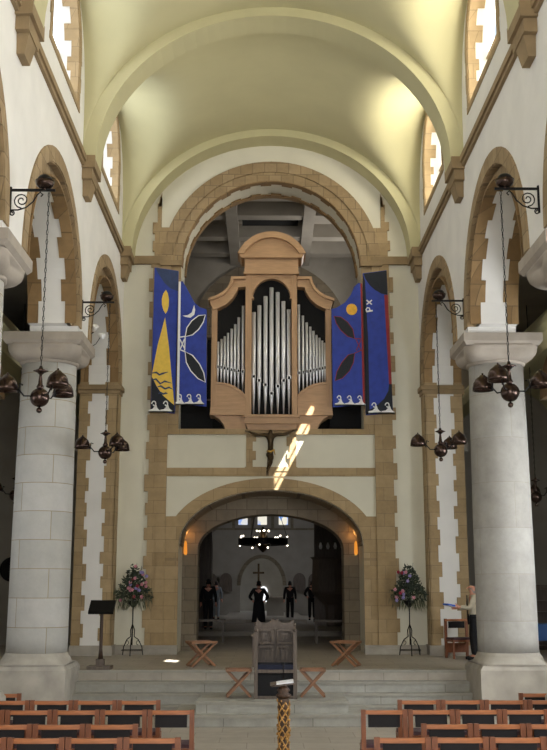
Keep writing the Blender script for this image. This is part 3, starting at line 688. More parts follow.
# ------------------------------------------------------------------ skinned figures
def skin(name, verts, edges, radii, mt, parent, sub=2, root=0):
    me = bpy.data.meshes.new(name); me.from_pydata(verts, edges, []); o = bpy.data.objects.new(name, me); C.objects.link(o)
    md = o.modifiers.new('s', 'SKIN'); md.use_smooth_shade = True
    for i, r in enumerate(radii):
        sv = me.skin_vertices[0].data[i]; sv.radius = (r, r) if not isinstance(r, tuple) else r; sv.use_root = (i == root)
    s2 = o.modifiers.new('u', 'SUBSURF'); s2.levels = sub; s2.render_levels = sub
    dg = bpy.context.evaluated_depsgraph_get(); ev = o.evaluated_get(dg); nm = bpy.data.meshes.new_from_object(ev)
    o.modifiers.clear(); o.data = nm; nm.materials.clear(); nm.materials.append(mt)
    for p in nm.polygons: p.use_smooth = True
    if parent: o.parent = parent
    return o
def person(loc, rz, label, h=1.72, top='darkcloth', legs='darkcloth', hairm='hair', armpose='down', stride=.0, skirt=False, hold=None, bald=False):
    """faces local +Y"""
    k = h/1.72; root = empty('person', loc, label, 'person', None, rz)
    V = lambda *a: tuple(c*k for c in a)
    body = dict(pel=(0, 0, .96), wai=(0, 0, 1.10), che=(0, .01, 1.32), nb=(0, 0, 1.46), nt=(0, .015, 1.53), hd=(0, .03, 1.62), hc=(0, .02, 1.685),
                sl=(-.185, 0, 1.42), sr=(.185, 0, 1.42), hl=(-.09, 0, .92), hr=(.09, 0, .92),
                kl=(-.10, .03+stride*.5, .50), kr=(.10, .03-stride*.5, .50), al=(-.10, stride*.6, .09), ar=(.10, -stride*.6, .09), tl=(-.11, .15+stride*.6, .035), tr=(.11, .15-stride*.6, .035))
    if armpose == 'down': body.update(el=(-.25, -.02, 1.14), wl=(-.26, .06, .90), er=(.25, -.02, 1.14), wr=(.26, .06, .90))
    elif armpose == 'hip': body.update(el=(-.33, -.08, 1.16), wl=(-.22, .06, 1.04), er=(.33, -.08, 1.16), wr=(.22, .06, 1.04))
    else: body.update(el=(-.22, .12, 1.17), wl=(-.12, .36, 1.20), er=(.22, .12, 1.17), wr=(.10, .36, 1.17))
    R = dict(pel=(.15, .11), wai=(.135, .10), che=(.155, .11), nb=.07, nt=.055, hd=(.078, .10), hc=(.06, .075), sl=.06, sr=.06, hl=.085, hr=.085, kl=.058, kr=.058, al=.04, ar=.04, tl=.035, tr=.035, el=.042, wl=.03, er=.042, wr=.03)
    names = list(body); idx = {n_: i for i, n_ in enumerate(names)}
    E_ = [('pel', 'wai'), ('wai', 'che'), ('che', 'nb'), ('nb', 'nt'), ('nt', 'hd'), ('hd', 'hc'), ('che', 'sl'), ('sl', 'el'), ('el', 'wl'), ('che', 'sr'), ('sr', 'er'), ('er', 'wr'), ('pel', 'hl'), ('hl', 'kl'), ('kl', 'al'), ('al', 'tl'), ('pel', 'hr'), ('hr', 'kr'), ('kr', 'ar'), ('ar', 'tr')]
    # hands: palm + fingers as chains
    vs = [V(*body[n_]) for n_ in names]; ra = [(tuple(x*k for x in R[n_]) if isinstance(R[n_], tuple) else R[n_]*k) for n_ in names]
    ed = [(idx[a], idx[b]) for a, b in E_]
    b_ = skin('body', vs, ed, ra, M['skin'], root)
    for sd, w_, e_ in ((-1, 'wl', 'el'), (1, 'wr', 'er')):
        wv = Vector(body[w_]); dr = (wv-Vector(body[e_])).normalized(); side = Vector((0, 0, 1)) if armpose == 'fwd' else Vector((0, 1, 0))
        nrm = dr.cross(side).normalized()
        hm = MB(); pc = wv+dr*.05
        hm.tube([wv*k, (wv+dr*.03)*k, (wv+dr*.09)*k], [.026*k, .036*k, .034*k], 8)
        for f, (off, ln) in enumerate(((-.027, .06), (-.009, .07), (.009, .068), (.027, .052))):
            p0 = wv+dr*.085+side*off; p1 = p0+dr*ln*.5+nrm*.008*sd; p2 = p1+dr*ln*.4+nrm*.022*sd; hm.tube([p0*k, p1*k, p2*k], [.0095*k, .009*k, .007*k], 6)
        p0 = wv+dr*.03+side*.03; hm.tube([p0*k, (p0+dr*.03+side*.025)*k, (p0+dr*.06+side*.03)*k], [.012*k, .0105*k, .008*k], 6)
        hm.build('hand', M['skin'], b_)
    fc = MB(); fc.tube([V(0, .115, 1.645), V(0, .145, 1.612), V(0, .12, 1.60)], [.008*k, .014*k, .01*k], 6)   # nose
    for sx in (-.03, .03): fc.sphere(V(sx, .113, 1.645), .009*k, 6, 4)
    for sx in (-.082, .082): fc.sphere(V(sx, .02, 1.625), .028*k, 8, 6, (.35, .8, 1.1))
    fc.box(-.022*k, .022*k, .11*k, .12*k, 1.572*k, 1.578*k); fc.build('face', M['skin'], b_)
    # clothing
    ti = ['wai', 'pel', 'che', 'nb', 'sl', 'el', 'wl', 'sr', 'er', 'wr', 'hl', 'hr']; ix = {n_: i for i, n_ in enumerate(ti)}
    ex = {'hl': (-.08, 0, .88), 'hr': (.08, 0, .88)}
    def cl(n_):
        p = Vector(ex.get(n_, body[n_]))
        if n_ in ('wl', 'wr'): p = p.lerp(Vector(body['e'+n_[1]]), .12)
        return tuple(p*k)
    rr = {n_: (tuple((x+.022)*k for x in R[n_]) if isinstance(R[n_], tuple) else (R[n_]+.016)*k) for n_ in ti}; rr['nb'] = .07*k; rr['hl'] = rr['hr'] = .10*k
    skin('jacket', [cl(n_) for n_ in ti], [(ix[a], ix[b]) for a, b in [('wai', 'pel'), ('wai', 'che'), ('che', 'nb'), ('che', 'sl'), ('sl', 'el'), ('el', 'wl'), ('che', 'sr'), ('sr', 'er'), ('er', 'wr'), ('pel', 'hl'), ('pel', 'hr')]], [rr[n_] for n_ in ti], M[top], root)
    if skirt:
        m = MB(); m.loft([[(r_*k*cos(2*pi*i/20), .8*r_*k*sin(2*pi*i/20), z_*k) for i in range(20)] for r_, z_ in ((.25, .30), (.22, .6), (.19, .9), (.15, 1.08))], True, True, True); m.build('skirt', M[legs], root)
    else:
        ti = ['pel', 'hl', 'kl', 'al', 'hr', 'kr', 'ar']; ix = {n_: i for i, n_ in enumerate(ti)}
        skin('trousers', [V(*body[n_]) for n_ in ti], [(ix[a], ix[b]) for a, b in [('pel', 'hl'), ('hl', 'kl'), ('kl', 'al'), ('pel', 'hr'), ('hr', 'kr'), ('kr', 'ar')]], [.13*k, .10*k, .08*k, .065*k, .10*k, .08*k, .065*k], M[legs], root)
    for a, t in (('al', 'tl'), ('ar', 'tr')):
        m = MB(); p = Vector(body[a])*k; q = Vector(body[t])*k; m.tube([(p.x, p.y-.05*k, .045*k), (p.x, p.y, .05*k), (q.x, q.y-.03, .04*k), (q.x, q.y+.05*k, .035*k)], [.035*k, .048*k, .045*k, .03*k], 8); m.build('shoe', M['blackcloth'], root)
    m = MB()
    n_, kk = 14, 8; lo = .15 if bald else 0
    rings = []
    for j in range(kk+1):
        a = pi/2*j/kk; rings.append([((.092*cos(a))*k*cos(2*pi*i/n_), (.0+.108*cos(a)*sin(2*pi*i/n_))*k, (1.64+.095*sin(a) - (.09 if sin(2*pi*i/n_) < .3 else 0)*(1-j/kk)-(.05 if bald else 0))*k) for i in range(n_)])
    if bald: rings = rings[:3]
    m.loft(rings, not bald, True, True); m.build('hair', M[hairm], b_)
    return root
# man beside the right column
man = person((4.70, 24.55, P), radians(90), 'bald man in cream jacket and black trousers holding papers by the right column', 1.72, 'cream', 'blackcloth', 'greyhair', 'fwd', bald=True)
m = MB(); m.box(-.05, .05, -.012, .0, .9, 1.46); m.build('waistcoat', M['blackcloth'], man, loc=(-.0, .15, 0))
pr = empty('leaflet', (4.20, 24.52, P+1.20), 'blue and white leaflets held out by the bald man', 'leaflet', None, radians(20))
m = MB(); m.hexa([(-.16, -.13, .02), (.12, -.13, -.02), (.12, .12, -.02), (-.16, .12, .02)], [(-.16, -.13, .03), (.12, -.13, -.01), (.12, .12, -.01), (-.16, .12, .03)]); m.build('sheet', M['paper'], pr)
m = MB(); m.hexa([(-.20, -.14, .04), (.0, -.14, .0), (.0, .08, .0), (-.20, .08, .04)], [(-.20, -.14, .075), (.0, -.14, .04), (.0, .08, .04), (-.20, .08, .075)]); m.build('cover', M['bluepaper'], pr)
# people in the quire
QP = [((-.36, 36.4, .96), 0, 'dark clothed person standing in the aisle behind the throne', 1.68, 'blackcloth', 'blackcloth', 'hip', 1),
      ((-2.15, 37.4, .96), 0, 'dark person standing leftmost under the passage arch', 1.75, 'blackcloth', 'blackcloth', 'down', 0),
      ((-3.0+.15, 47.5, .96), 0, 'dark person further back, left of the pale one', 1.75, 'darkcloth', 'blackcloth', 'hip', 0),
      ((-2.55+.15, 49.0, 1.1-.14), 0, 'person in pale clothes standing back on the left', 1.72, 'palecloth', 'palecloth', 'down', 0),
      ((.98, 47.0, .96), 0, 'dark person walking right of the centre aisle', 1.72, 'darkcloth', 'blackcloth', 'down', .0),
      ((1.98, 47.5, .96), 0, 'dark person rightmost, standing near the pulpit', 1.72, 'darkcloth', 'blackcloth', 'hip', 0)]
for l, r, lab, h, t, lg, ap, sk in QP: person(l, r, lab, h, t, lg, 'hair', ap, .1, bool(sk))
# crucifix
cr = empty('crucifix_figure', (-.02, 26.40, 5.27), 'dark bronze crucified figure on the gallery wall under the organ', 'sculpture')
vsn = [(-.0, 0, .62), (0, 0, .80), (0, 0, .98), (.0, -.01, 1.08), (.01, -.06, 1.16), (-.15, 0, 1.03), (-.38, 0, 1.02), (-.58, .02, 1.13), (.15, 0, 1.03), (.40, 0, 1.04), (.62, .02, 1.16), (-.03, -.04, .46), (.03, -.07, .32), (-.05, -.02, .16), (-.09, -.02, .04), (.05, -.03, .44), (-.02, -.09, .28), (-.09, -.05, .12)]
edn = [(0, 1), (1, 2), (2, 3), (3, 4), (2, 5), (5, 6), (6, 7), (2, 8), (8, 9), (9, 10), (0, 11), (11, 12), (12, 13), (13, 14), (0, 15), (15, 16), (16, 17)]
skin('figure', vsn, edn, [.085, .075, .09, .04, .06, .05, .038, .022, .05, .038, .022, .06, .045, .035, .03, .055, .042, .032], M['bronze'], cr)
m = MB(); m.bar((-.66, .06, 1.14), (-.2, .07, 1.02), .05, .04); m.bar((.2, .07, 1.03), (.70, .06, 1.17), .05, .04); m.bar((-.2, .07, 1.02), (.2, .07, 1.03), .05, .05); m.bar((0, .08, 1.15), (-.08, .08, -.02), .06, .04, (0, 1, 0)); m.build('cross', M['bronze'], cr)
m = MB(); m.tube([(-.09, -.07, .60), (0, -.10, .57), (.09, -.06, .63), (.12, -.07, .5)], [.03, .035, .03, .012], 8); m.build('loincloth', M['brass'], cr)

# ------------------------------------------------------------------ hanging lamps with wall brackets
def make_lamp():
    root = empty('hanging_lamp', (0, 0, 0), '', 'lamp', 'bronze hanging lamps on wall brackets')
    m = MB(); m.sphere((0, 0, 0), .125, 20, 12); m.lathe([(.03, .10), (.05, .14), (.03, .18), (.018, .30), (.05, .33), (.10, .35), (.03, .38), (.015, .42)], 14); m.build('ball', M['lampmetal'], root)
    m = MB(); m.sphere((0, 0, -.165), .038, 12, 8); m.tube([(0, 0, -.11), (0, 0, -.15)], .012, 8); m.build('finial', M['lampmetal'], root)
    for a in (0, 128, 232):
        c_, s_ = cos(radians(a)), sin(radians(a)); R = lambda r, z: (r*c_, r*s_, z)
        m = MB(); m.tube([R(.03, .10), R(.10, .02), R(.20, .02), R(.27, .10), R(.26, .18), R(.22, .16)], .011, 8); m.tube([R(.27, .06), R(.33, .2), R(.42, .26)], .011, 8)
        arm = m.build('arm', M['iron'], root)
        m = MB(); m.lathe([(.004, .30), (.03, .295), (.055, .27), (.10, .235), (.125, .19), (.138, .13), (.142, .08), (.132, .08), (.12, .15), (.09, .21), (.004, .25)], 20, R(.42, 0)); m.sphere(R(.42, .31), .015, 8, 5)
        m.build('shade', M['lampmetal'], root)
    m = MB(); z = .42; k = 0
    L_ = 2.80
    while z < L_-.03:
        # chain links
        t = [(0.012*cos(b)*(1 if k % 2 else 0), .012*cos(b)*(0 if k % 2 else 1), z+.04+.038*sin(b)) for b in [2*pi*i/6 for i in range(7)]]
        m.tube(t, .0055, 4); z += .066; k += 1
    m.build('chain', M['iron'], root)
    return root
def make_bracket(sg):
    root = empty('wall_bracket', (0, 0, 0), '', 'bracket', 'scrolled iron wall brackets')
    m = MB(); m.bar((0, 0, 0), (sg*.66, 0, 0), .03, .035); m.bar((.0, 0, .05), (0, 0, -.38), .035, .03, (0, 1, 0)); m.build('arm', M['iron'], root)
    m = MB(); f = lambda a, r, cx, cz: (sg*(cx+r*cos(radians(a))), 0, cz+r*sin(radians(a)))
    m.tube([f(a, .02+.10*(a-0)/630., .17, -.16) for a in range(0, 631, 30)], .010, 6)
    m.tube([(sg*.01, 0, -.31), (sg*.12, 0, -.31), (sg*.24, 0, -.27), (sg*.34, 0, -.18), (sg*.40, 0, -.07), (sg*.44, 0, -.03), (sg*.48, 0, -.07), (sg*.45, 0, -.10)], .011, 6)
    m.tube([f(a, .015+.03*a/500, .035, -.36) for a in range(0, 501, 40)], .010, 6)
    m.build('scroll', M['iron'], root)
    m = MB(); m.lathe([(.01, .02), (.08, .03), (.125, .07), (.145, .14), (.13, .14), (.11, .08), (.02, .05)], 20, (sg*.50, 0, 0)); m.tube([(sg*.50, 0, 0), (sg*.50, 0, .04)], .03, 8); m.build('uplight_bowl', M['lampmetal'], root)
    m = MB(); m.sphere((sg*.50, 0, .15), .115, 14, 8, (1, 1, .8)); m.build('globe', M['iron'], root)
    return root
LB = [(-1, 14.42, 8.21, 'on the left wall by the nearest arch', 185), (-1, 20.57, 8.21, 'beyond the left ashlar column', 180), (1, 14.6, 8.33, 'on the right wall by the nearest arch', 5), (1, 20.57, 8.26, 'beyond the right grey column', 185)]
lamp0 = make_lamp(); brk = {1: make_bracket(1), -1: make_bracket(-1)}; used = set(); first = True
for sg, y, z, where, rot in LB:
    side = -sg
    b = brk[side] if side not in used else copy_tree(brk[side]); used.add(side)
    b.location = (sg*(XW-.01), y, z); b['label'] = 'black scrolled iron bracket with bowl light '+where
    l = lamp0 if first else copy_tree(lamp0); first = False
    l.location = (sg*3.37, y, z-3.12); l.scale = (1.1, 1.1, 1.1); l.rotation_euler = (0, 0, radians(rot)); l['label'] = 'bronze three-shade lamp on chain hung from bracket '+where
for x, y, z, lab in ((-6.0, 24.2, 4.55, 'bronze lamp hanging in the dark left aisle behind the column'), (6.15, 24.0, 4.5, 'bronze lamp hanging in the right aisle behind the column')):
    l = copy_tree(lamp0, None, lab, (x, y, z), radians(80)); l['group'] = 'aisle lamps'
    m = MB(); m.tube([(0, 0, 2.9), (0, 0, 4.2)], .01, 6); m.build('cable', M['iron'], l)

# twin floodlights on the left arch
fl = empty('floodlight_pair', (-4.08, 21.66, 7.5), 'pair of white floodlights on a curved arm above the left capital', 'floodlight')
m = MB(); m.tube([(0, 0, 0), (.05, .0, .25), (.18, .02, .42), (.3, 0, .5)], .02, 8); m.tube([(0, 0, .02), (.2, 0, .0), (.38, 0, .12), (.5, 0, .32)], .012, 6); m.build('arm', M['iron'], fl)
fl.scale = (.7, .7, .7)
for p, d_ in (((.34, -.05, .62), (.35, -.5, .6)), ((.55, -.02, .38), (.8, -.3, -.3)), ((-.1+.0, -.1, .22), (-.3, -.6, .3))):
    m = MB(); m.lathe([(.03, -.12), (.06, -.1), (.075, 0), (.10, .07), (.095, .08), (.01, .05)], 14); o = m.build('floodlight_head', M['white'], fl, loc=p); o.rotation_euler = Vector(d_).to_track_quat('Z', 'Y').to_euler()

# amber sconces in the passage
for i, s_ in enumerate((-1, 1)):
    r = empty('wall_sconce', (s_*2.29, Y2-.02, 3.30), 'glowing amber sconce on the %s jamb of the low arch' % ('left' if s_ < 0 else 'right'), 'sconce', 'amber sconces in the passage')
    m = MB(); m.lathe([(.04, 0), (.05, .05), (.04, .3), (.015, .36)], 12, (0, -.07, 0)); m.build('glowing_shade', M['sconce'], r)
    m = MB(); m.box(-.03, .03, -.05, .02, -.02, .03); m.build('backplate', M['brass'], r)
    point('sconce_light', (s_*2.22, Y2-.2, 3.85), 4, (1, .45, .12), .06)

# ------------------------------------------------------------------ quire furnishings
ch = empty('candle_chandelier', (-.22, 42, 4.2), 'large dark ring chandelier with many small lit bulbs in the quire', 'chandelier')
m = MB(); ring(m, lambda u, v, d: (u, v, d), 0, 0, .95, 1.0, -.12, .14, 0, 360, 40); m.tube([(-1, 0, 0), (1, 0, 0)], .025, 6); m.tube([(0, -1, 0), (0, 1, 0)], .025, 6); m.build('ring', M['iron'], ch)
m = MB(); m.lathe([(.05, -.4), (.15, -.3), (.32, -.1), (.34, .1), (.2, .2), (.05, .6)], 16); m.build('core', M['bronze'], ch)
m = MB()
for a in range(3): m.tube([(cos(a*2.094), sin(a*2.094), .1), (0, 0, 3.2)], .012, 5)
m.build('rod', M['iron'], ch)
for i in range(34):
    a = i*2.399; r_ = (.98 if i % 3 == 0 else (.45 if i % 3 == 1 else .25)); zz = (.22, .12, .45)[i % 3]-(.35 if i % 5 == 0 else 0)
    m = MB(); m.sphere((r_*cos(a), r_*sin(a), zz), .035, 8, 6); m.build('bulb', M['bulb'], ch)
point('chandelier_light', (-.2, 41.5, 5.1), 14, (1, .8, .55), .3)
pu = empty('pulpit', (2.5, 40.5, P+.16), 'dark wooden pulpit with sounding board on the right of the quire', 'pulpit')
m = MB(); m.lathe([(.25, 0), (.3, .3), (.35, .8), (.8, 1.2), (.85, 1.3), (.8, 2.5), (.9, 2.6)], 8, smooth=False); m.build('drum', M['darkoak'], pu)
m = MB(); m.lathe([(1.15, 4.2), (1.2, 4.35), (.9, 4.6), (.5, 5.2), (.1, 5.6)], 8, smooth=False); m.build('canopy', M['darkoak'], pu)
m = MB(); m.box(-.7, .7, .7, .85, .0, 4.3); m.build('back_board', M['darkoak'], pu)
m = MB()
for i in range(4): m.lathe([(.04, 2.9), (.07, 3.0), (.03, 3.15)], 8, (-.5+i*.28, -.3, 0))
m.build('candle_shades', M['white'], pu)
ob = empty('carved_screen', (-2.75, 39.8, .96), 'tall dark carved screen on the left side of the quire', 'screen')
m = MB(); m.box(-.6, .6, -.5, .5, 0, 3.6); m.box(-.7, .7, -.6, .6, 3.6, 3.75); m.build('carcass', M['darkoak'], ob)
m = MB()
for i in range(3): m.lathe([(.06, 3.75), (.12, 3.9), (.06, 4.1), (.02, 4.4)], 8, (-.4+i*.4, -.2, 0))
m.build('finials', M['darkoak'], ob)
def bench(x, y, z, lab):
    r = empty('choir_bench', (x, y, z), lab, 'bench', 'benches inside the passage')
    m = MB(); m.box(-.65, .65, -.25, .25, .62, .68); m.build('top', M['darkoak'], r)
    for sx in (-.58, .58):
        m = MB(); m.bar((sx, -.18, .62), (sx, -.2, 0), .06, .06, (0, 1, 0)); m.bar((sx, .18, .62), (sx, .2, 0), .06, .06, (0, 1, 0)); m.build('leg', M['darkoak'], r)
bench(-2.0, 32.2, P, 'dark bench against the left side of the passage'); bench(1.95, 31.5, P, 'dark table against the right side of the passage')
for k, (x, s_) in enumerate(((-3.0, 1), (-2.2, 1), (1.7, 1), (2.5, 1))):
    r = MB(); r.plate(onY(55.7), 0, .2, [(x-.33, 2.2), (x+.33, 2.2)]+arcpts(x, 2.75, .33, .4, 0, 180, 10)); tag(r.build('arched_panel', M['darkoak']), 'small dark arched panel on the far wall, %s' % ('outer left', 'inner left', 'inner right', 'outer right')[k], 'panel', 'arched panels on the far wall')
al = empty('altar', (.35, 50, .96), 'pale altar block at the end of the quire aisle', 'altar'); m = MB(); m.box(-.4, .4, -.3, .3, 0, .95); m.build('block', M['grey'], al); m = MB(); m.box(-.47, .47, -.36, .36, .95, 1.03); m.build('slab', M['cap'], al)
sc_ = empty('standing_crucifix', (-.45, 52, .96), 'tall dark cross on a stand beneath the far arch', 'cross'); m = MB(); m.box(-.05, .05, -.05, .05, 0, 2.6); m.box(-.28, .28, -.04, .04, 2.1, 2.2); m.lathe([(.25, 0), (.2, .1), (.06, .2)], 10); m.build('shaft', M['bronze'], sc_)

# ------------------------------------------------------------------ throne
th = empty('throne', (.04, 20.10, N3), 'dark panelled wooden throne with navy cushion on the dais', 'throne')
W = .37
for sx in (-1, 1):
    for y0, hh in ((0, 1.22), (.62, 1.30)):
        m = MB(); m.box(sx*W-.035, sx*W+.035, y0-.035, y0+.035, 0, hh); m.sphere((sx*W, y0, hh+.03), .04, 8, 6); m.build('post', M['darkoak'], th)
    m = MB(); m.box(sx*W-.03, sx*W+.03, -.02, .62, 1.12, 1.18); m.box(sx*W-.015, sx*W+.015, 0, .62, .05, 1.12); m.build('arm_panel', M['darkoak'], th)
m = MB(); m.box(-W, W, .60, .66, .4, 1.30)
for xx in (-.19, .19):
    for z0, z1 in ((.60, .92), (.98, 1.24)):
        fr = [(xx-.14, z0), (xx+.14, z0), (xx+.14, z1), (xx-.14, z1)]; ih = [(xx-.12, z0+.03), (xx+.12, z0+.03), (xx+.12, z1-.03), (xx-.12, z1-.03)]
        m.plate(lambda u, v, d: (u, d, v), .52, .60, [(xx-.16, z0-.01), (xx+.16, z0-.01), (xx+.16, z1+.01), (xx-.16, z1+.01)], [ih])
        m.box(xx-.07, xx+.07, .57, .61, z0+.07, z1-.07)
m.build('back', M['darkoak'], th)
m = MB(); m.plate(lambda u, v, d: (u, d, v), .59, .66, [(-W, 1.30), (W, 1.30), (W, 1.36)]+[(.2+.15*cos(radians(a)), 1.46-.1*sin(radians(a))) for a in range(0, 181, 20)]+[(.0, 1.40)]+[(-.2+.15*cos(radians(a)), 1.46-.1*sin(radians(a))) for a in range(0, 181, 20)]+[(-W, 1.36)]); m.build('crest', M['darkoak'], th)
m = MB(); m.box(-W, W, -.03, .62, .47, .53); m.build('seat_board', M['darkoak'], th)
m = MB(); m.box(-W+.03, W-.03, -.02, .56, .53, .62); m.build('cushion', M['blueseat'], th)
m = MB(); m.box(-W, W, .3, .36, 0, .47); m.build('under_panel', M['iron'], th)  # dark sheet standing for the shade in the open space below the seat
m = MB(); m.box(-W, W, -.02, .02, .0, .05); m.build('foot_rail', M['darkoak'], th)
# rear stall behind the throne
rs = empty('stone_bench', (.0, 22.4, P), 'grey block seat just behind the throne', 'bench'); m = MB(); m.box(-.42, .1+.36, 0, .35, 0, .62); m.build('block', M['darkoak'], rs); m = MB(); m.box(-.45, .49, -.03, .38, .62, .67); m.build('top', M['darkoak'], rs)

# folding stools
def stool():
    r = empty('folding_stool', (0, 0, 0), '', 'stool', 'X-frame wooden stools around the throne')
    for y in (-.17, .17):
        m = MB(); m.bar((-.24, y, .03), (.24, y, .50), .045, .06, (0, 1, 0)); m.bar((.24, y+.03, .03), (-.24, y+.03, .50), .045, .06, (0, 1, 0)); m.build('cross_frame', M['stoolwood'], r)
    m = MB(); m.box(-.27, .27, -.22, -.17, .49, .535); m.box(-.27, .27, .17, .22, .49, .535); m.box(-.27, -.22, -.2, .2, .49, .53); m.box(.22, .27, -.2, .2, .49, .53); m.build('top_rail', M['stoolwood'], r)
    m = MB(); m.box(-.24, .24, -.18, .18, .495, .51); m.build('seat', M['stoolwood'], r)
    for sx in (-.24, .24): m = MB(); m.bar((sx, -.17, .04), (sx, .17, .04), .03, .03); m.build('foot_rail', M['stoolwood'], r)
    return r
s0 = stool()
for i, (x, y, z, rz, s_, lab) in enumerate(((-.66, 20.32, N3, 3, .92, 'folding stool immediately left of the throne'), (.75, 20.32, N3, -3, .92, 'folding stool immediately right of the throne'),
                                    (-1.50, 22.45, P, 22, 1.06, 'folding stool further back left, on the platform'), (1.55, 22.45, P, -22, 1.06, 'folding stool further back right, on the platform'))):
    o = s0 if i == 0 else copy_tree(s0); o.location = (x, y, z); o.rotation_euler = (0, 0, radians(rz)); o.scale = (s_, 1, 1); o['label'] = 'brown X-frame '+lab

# reading lectern at left
le = empty('lectern', (-3.54, 21.95, P), 'dark wooden lectern with slanted desk beside the left column', 'lectern')
m = MB(); m.box(-.24, .24, -.22, .22, 0, .07); m.box(-.08, .08, -.08, .08, .07, .2); m.build('foot', M['darkoak'], le)
m = MB(); m.lathe([(.055, .2), (.035, .4), (.035, 1.1), (.06, 1.18)], 12); m.build('pole', mat('dark_pole', (60, 42, 32), .5), le)
m = MB(); m.hexa([(-.26, -.16, 1.1), (.26, -.16, 1.1), (.26, .18, 1.34), (-.26, .18, 1.34)], [(-.26, -.19, 1.14), (.26, -.19, 1.14), (.26, .15, 1.38), (-.26, .15, 1.38)]); m.build('desk', M['iron'], le)

# carved book stand in the foreground
M['brass2'] = M['brass']
bs = empty('carved_book_stand', (.04, 12.0, 0), 'gilded openwork carved post stand with open book, front centre', 'stand')
m = MB(); prof = []
for i in range(60):
    z = .02+i*.021; prof.append((.058+.006*sin(z*28), z))
m.lathe(prof, 24)
m.build('carved_shaft', M['carve'], bs)
m = MB()
for k in range(5):
    m.tube([(.062*cos(t*.6+k*1.257), .062*sin(t*.6+k*1.257), .05+t*.055) for t in range(22)], .0085, 6)
    m.tube([(.062*cos(-t*.6+k*1.257), .062*sin(-t*.6+k*1.257), .05+t*.055) for t in range(22)], .0085, 6)
m.build('vine_carving', mat('gilt_vine', (158, 118, 62), .45, .4, var=.75, scale=34), bs)
m = MB(); rb = random.Random(5)
for k in range(130):
    a = rb.uniform(0, 2*pi); m.sphere((.068*cos(a), .068*sin(a), rb.uniform(.06, 1.22)), rb.uniform(.008, .016), 6, 4, (1, 1, 1.3))
tag(m.build('leaf_carving', bpy.data.objects['vine_carving'].data.materials[0], bs), kind='stuff')
m = MB(); m.lathe([(.062, 1.24), (.085, 1.26), (.085, 1.28), (.055, 1.30), (.075, 1.33), (.05, 1.36), (.03, 1.38)], 20); m.build('collar', M['carve'], bs)
m = MB(); m.lathe([(.2, 0), (.2, .04), (.12, .07), (.08, .12)], 20); m.build('base', M['carve'], bs)
m = MB(); m.hexa([(-.13, -.10, 1.37), (.12, -.12, 1.40), (.12, .10, 1.42), (-.15, .10, 1.39)], [(-.15, -.12, 1.385), (.12, -.12, 1.415), (.12, .10, 1.435), (-.15, .10, 1.405)]); m.build('ledge', M['darkoak'], bs)
bk = MB(); bk.hexa([(-.08, -.10, 1.394), (.11, -.10, 1.416), (.11, .06, 1.430), (-.08, .06, 1.412)], [(-.08, -.10, 1.402), (.11, -.10, 1.428), (.11, .06, 1.444), (-.08, .06, 1.418)]); tag(bk.build('open_book', M['paper'], loc=(.04, 12.0, 0)), 'open white book lying on the carved stand', 'book')
mm = MB(); mm.tube([(0, 0, 0), (0, .0, .16), (0, -.02, .19)], .006, 6); mm.sphere((0, -.02, .2), .016, 8, 6); tag(mm.build('microphone', M['iron'], loc=(.04, 12.1, 1.41)), 'small black microphone rising from the book stand', 'microphone')

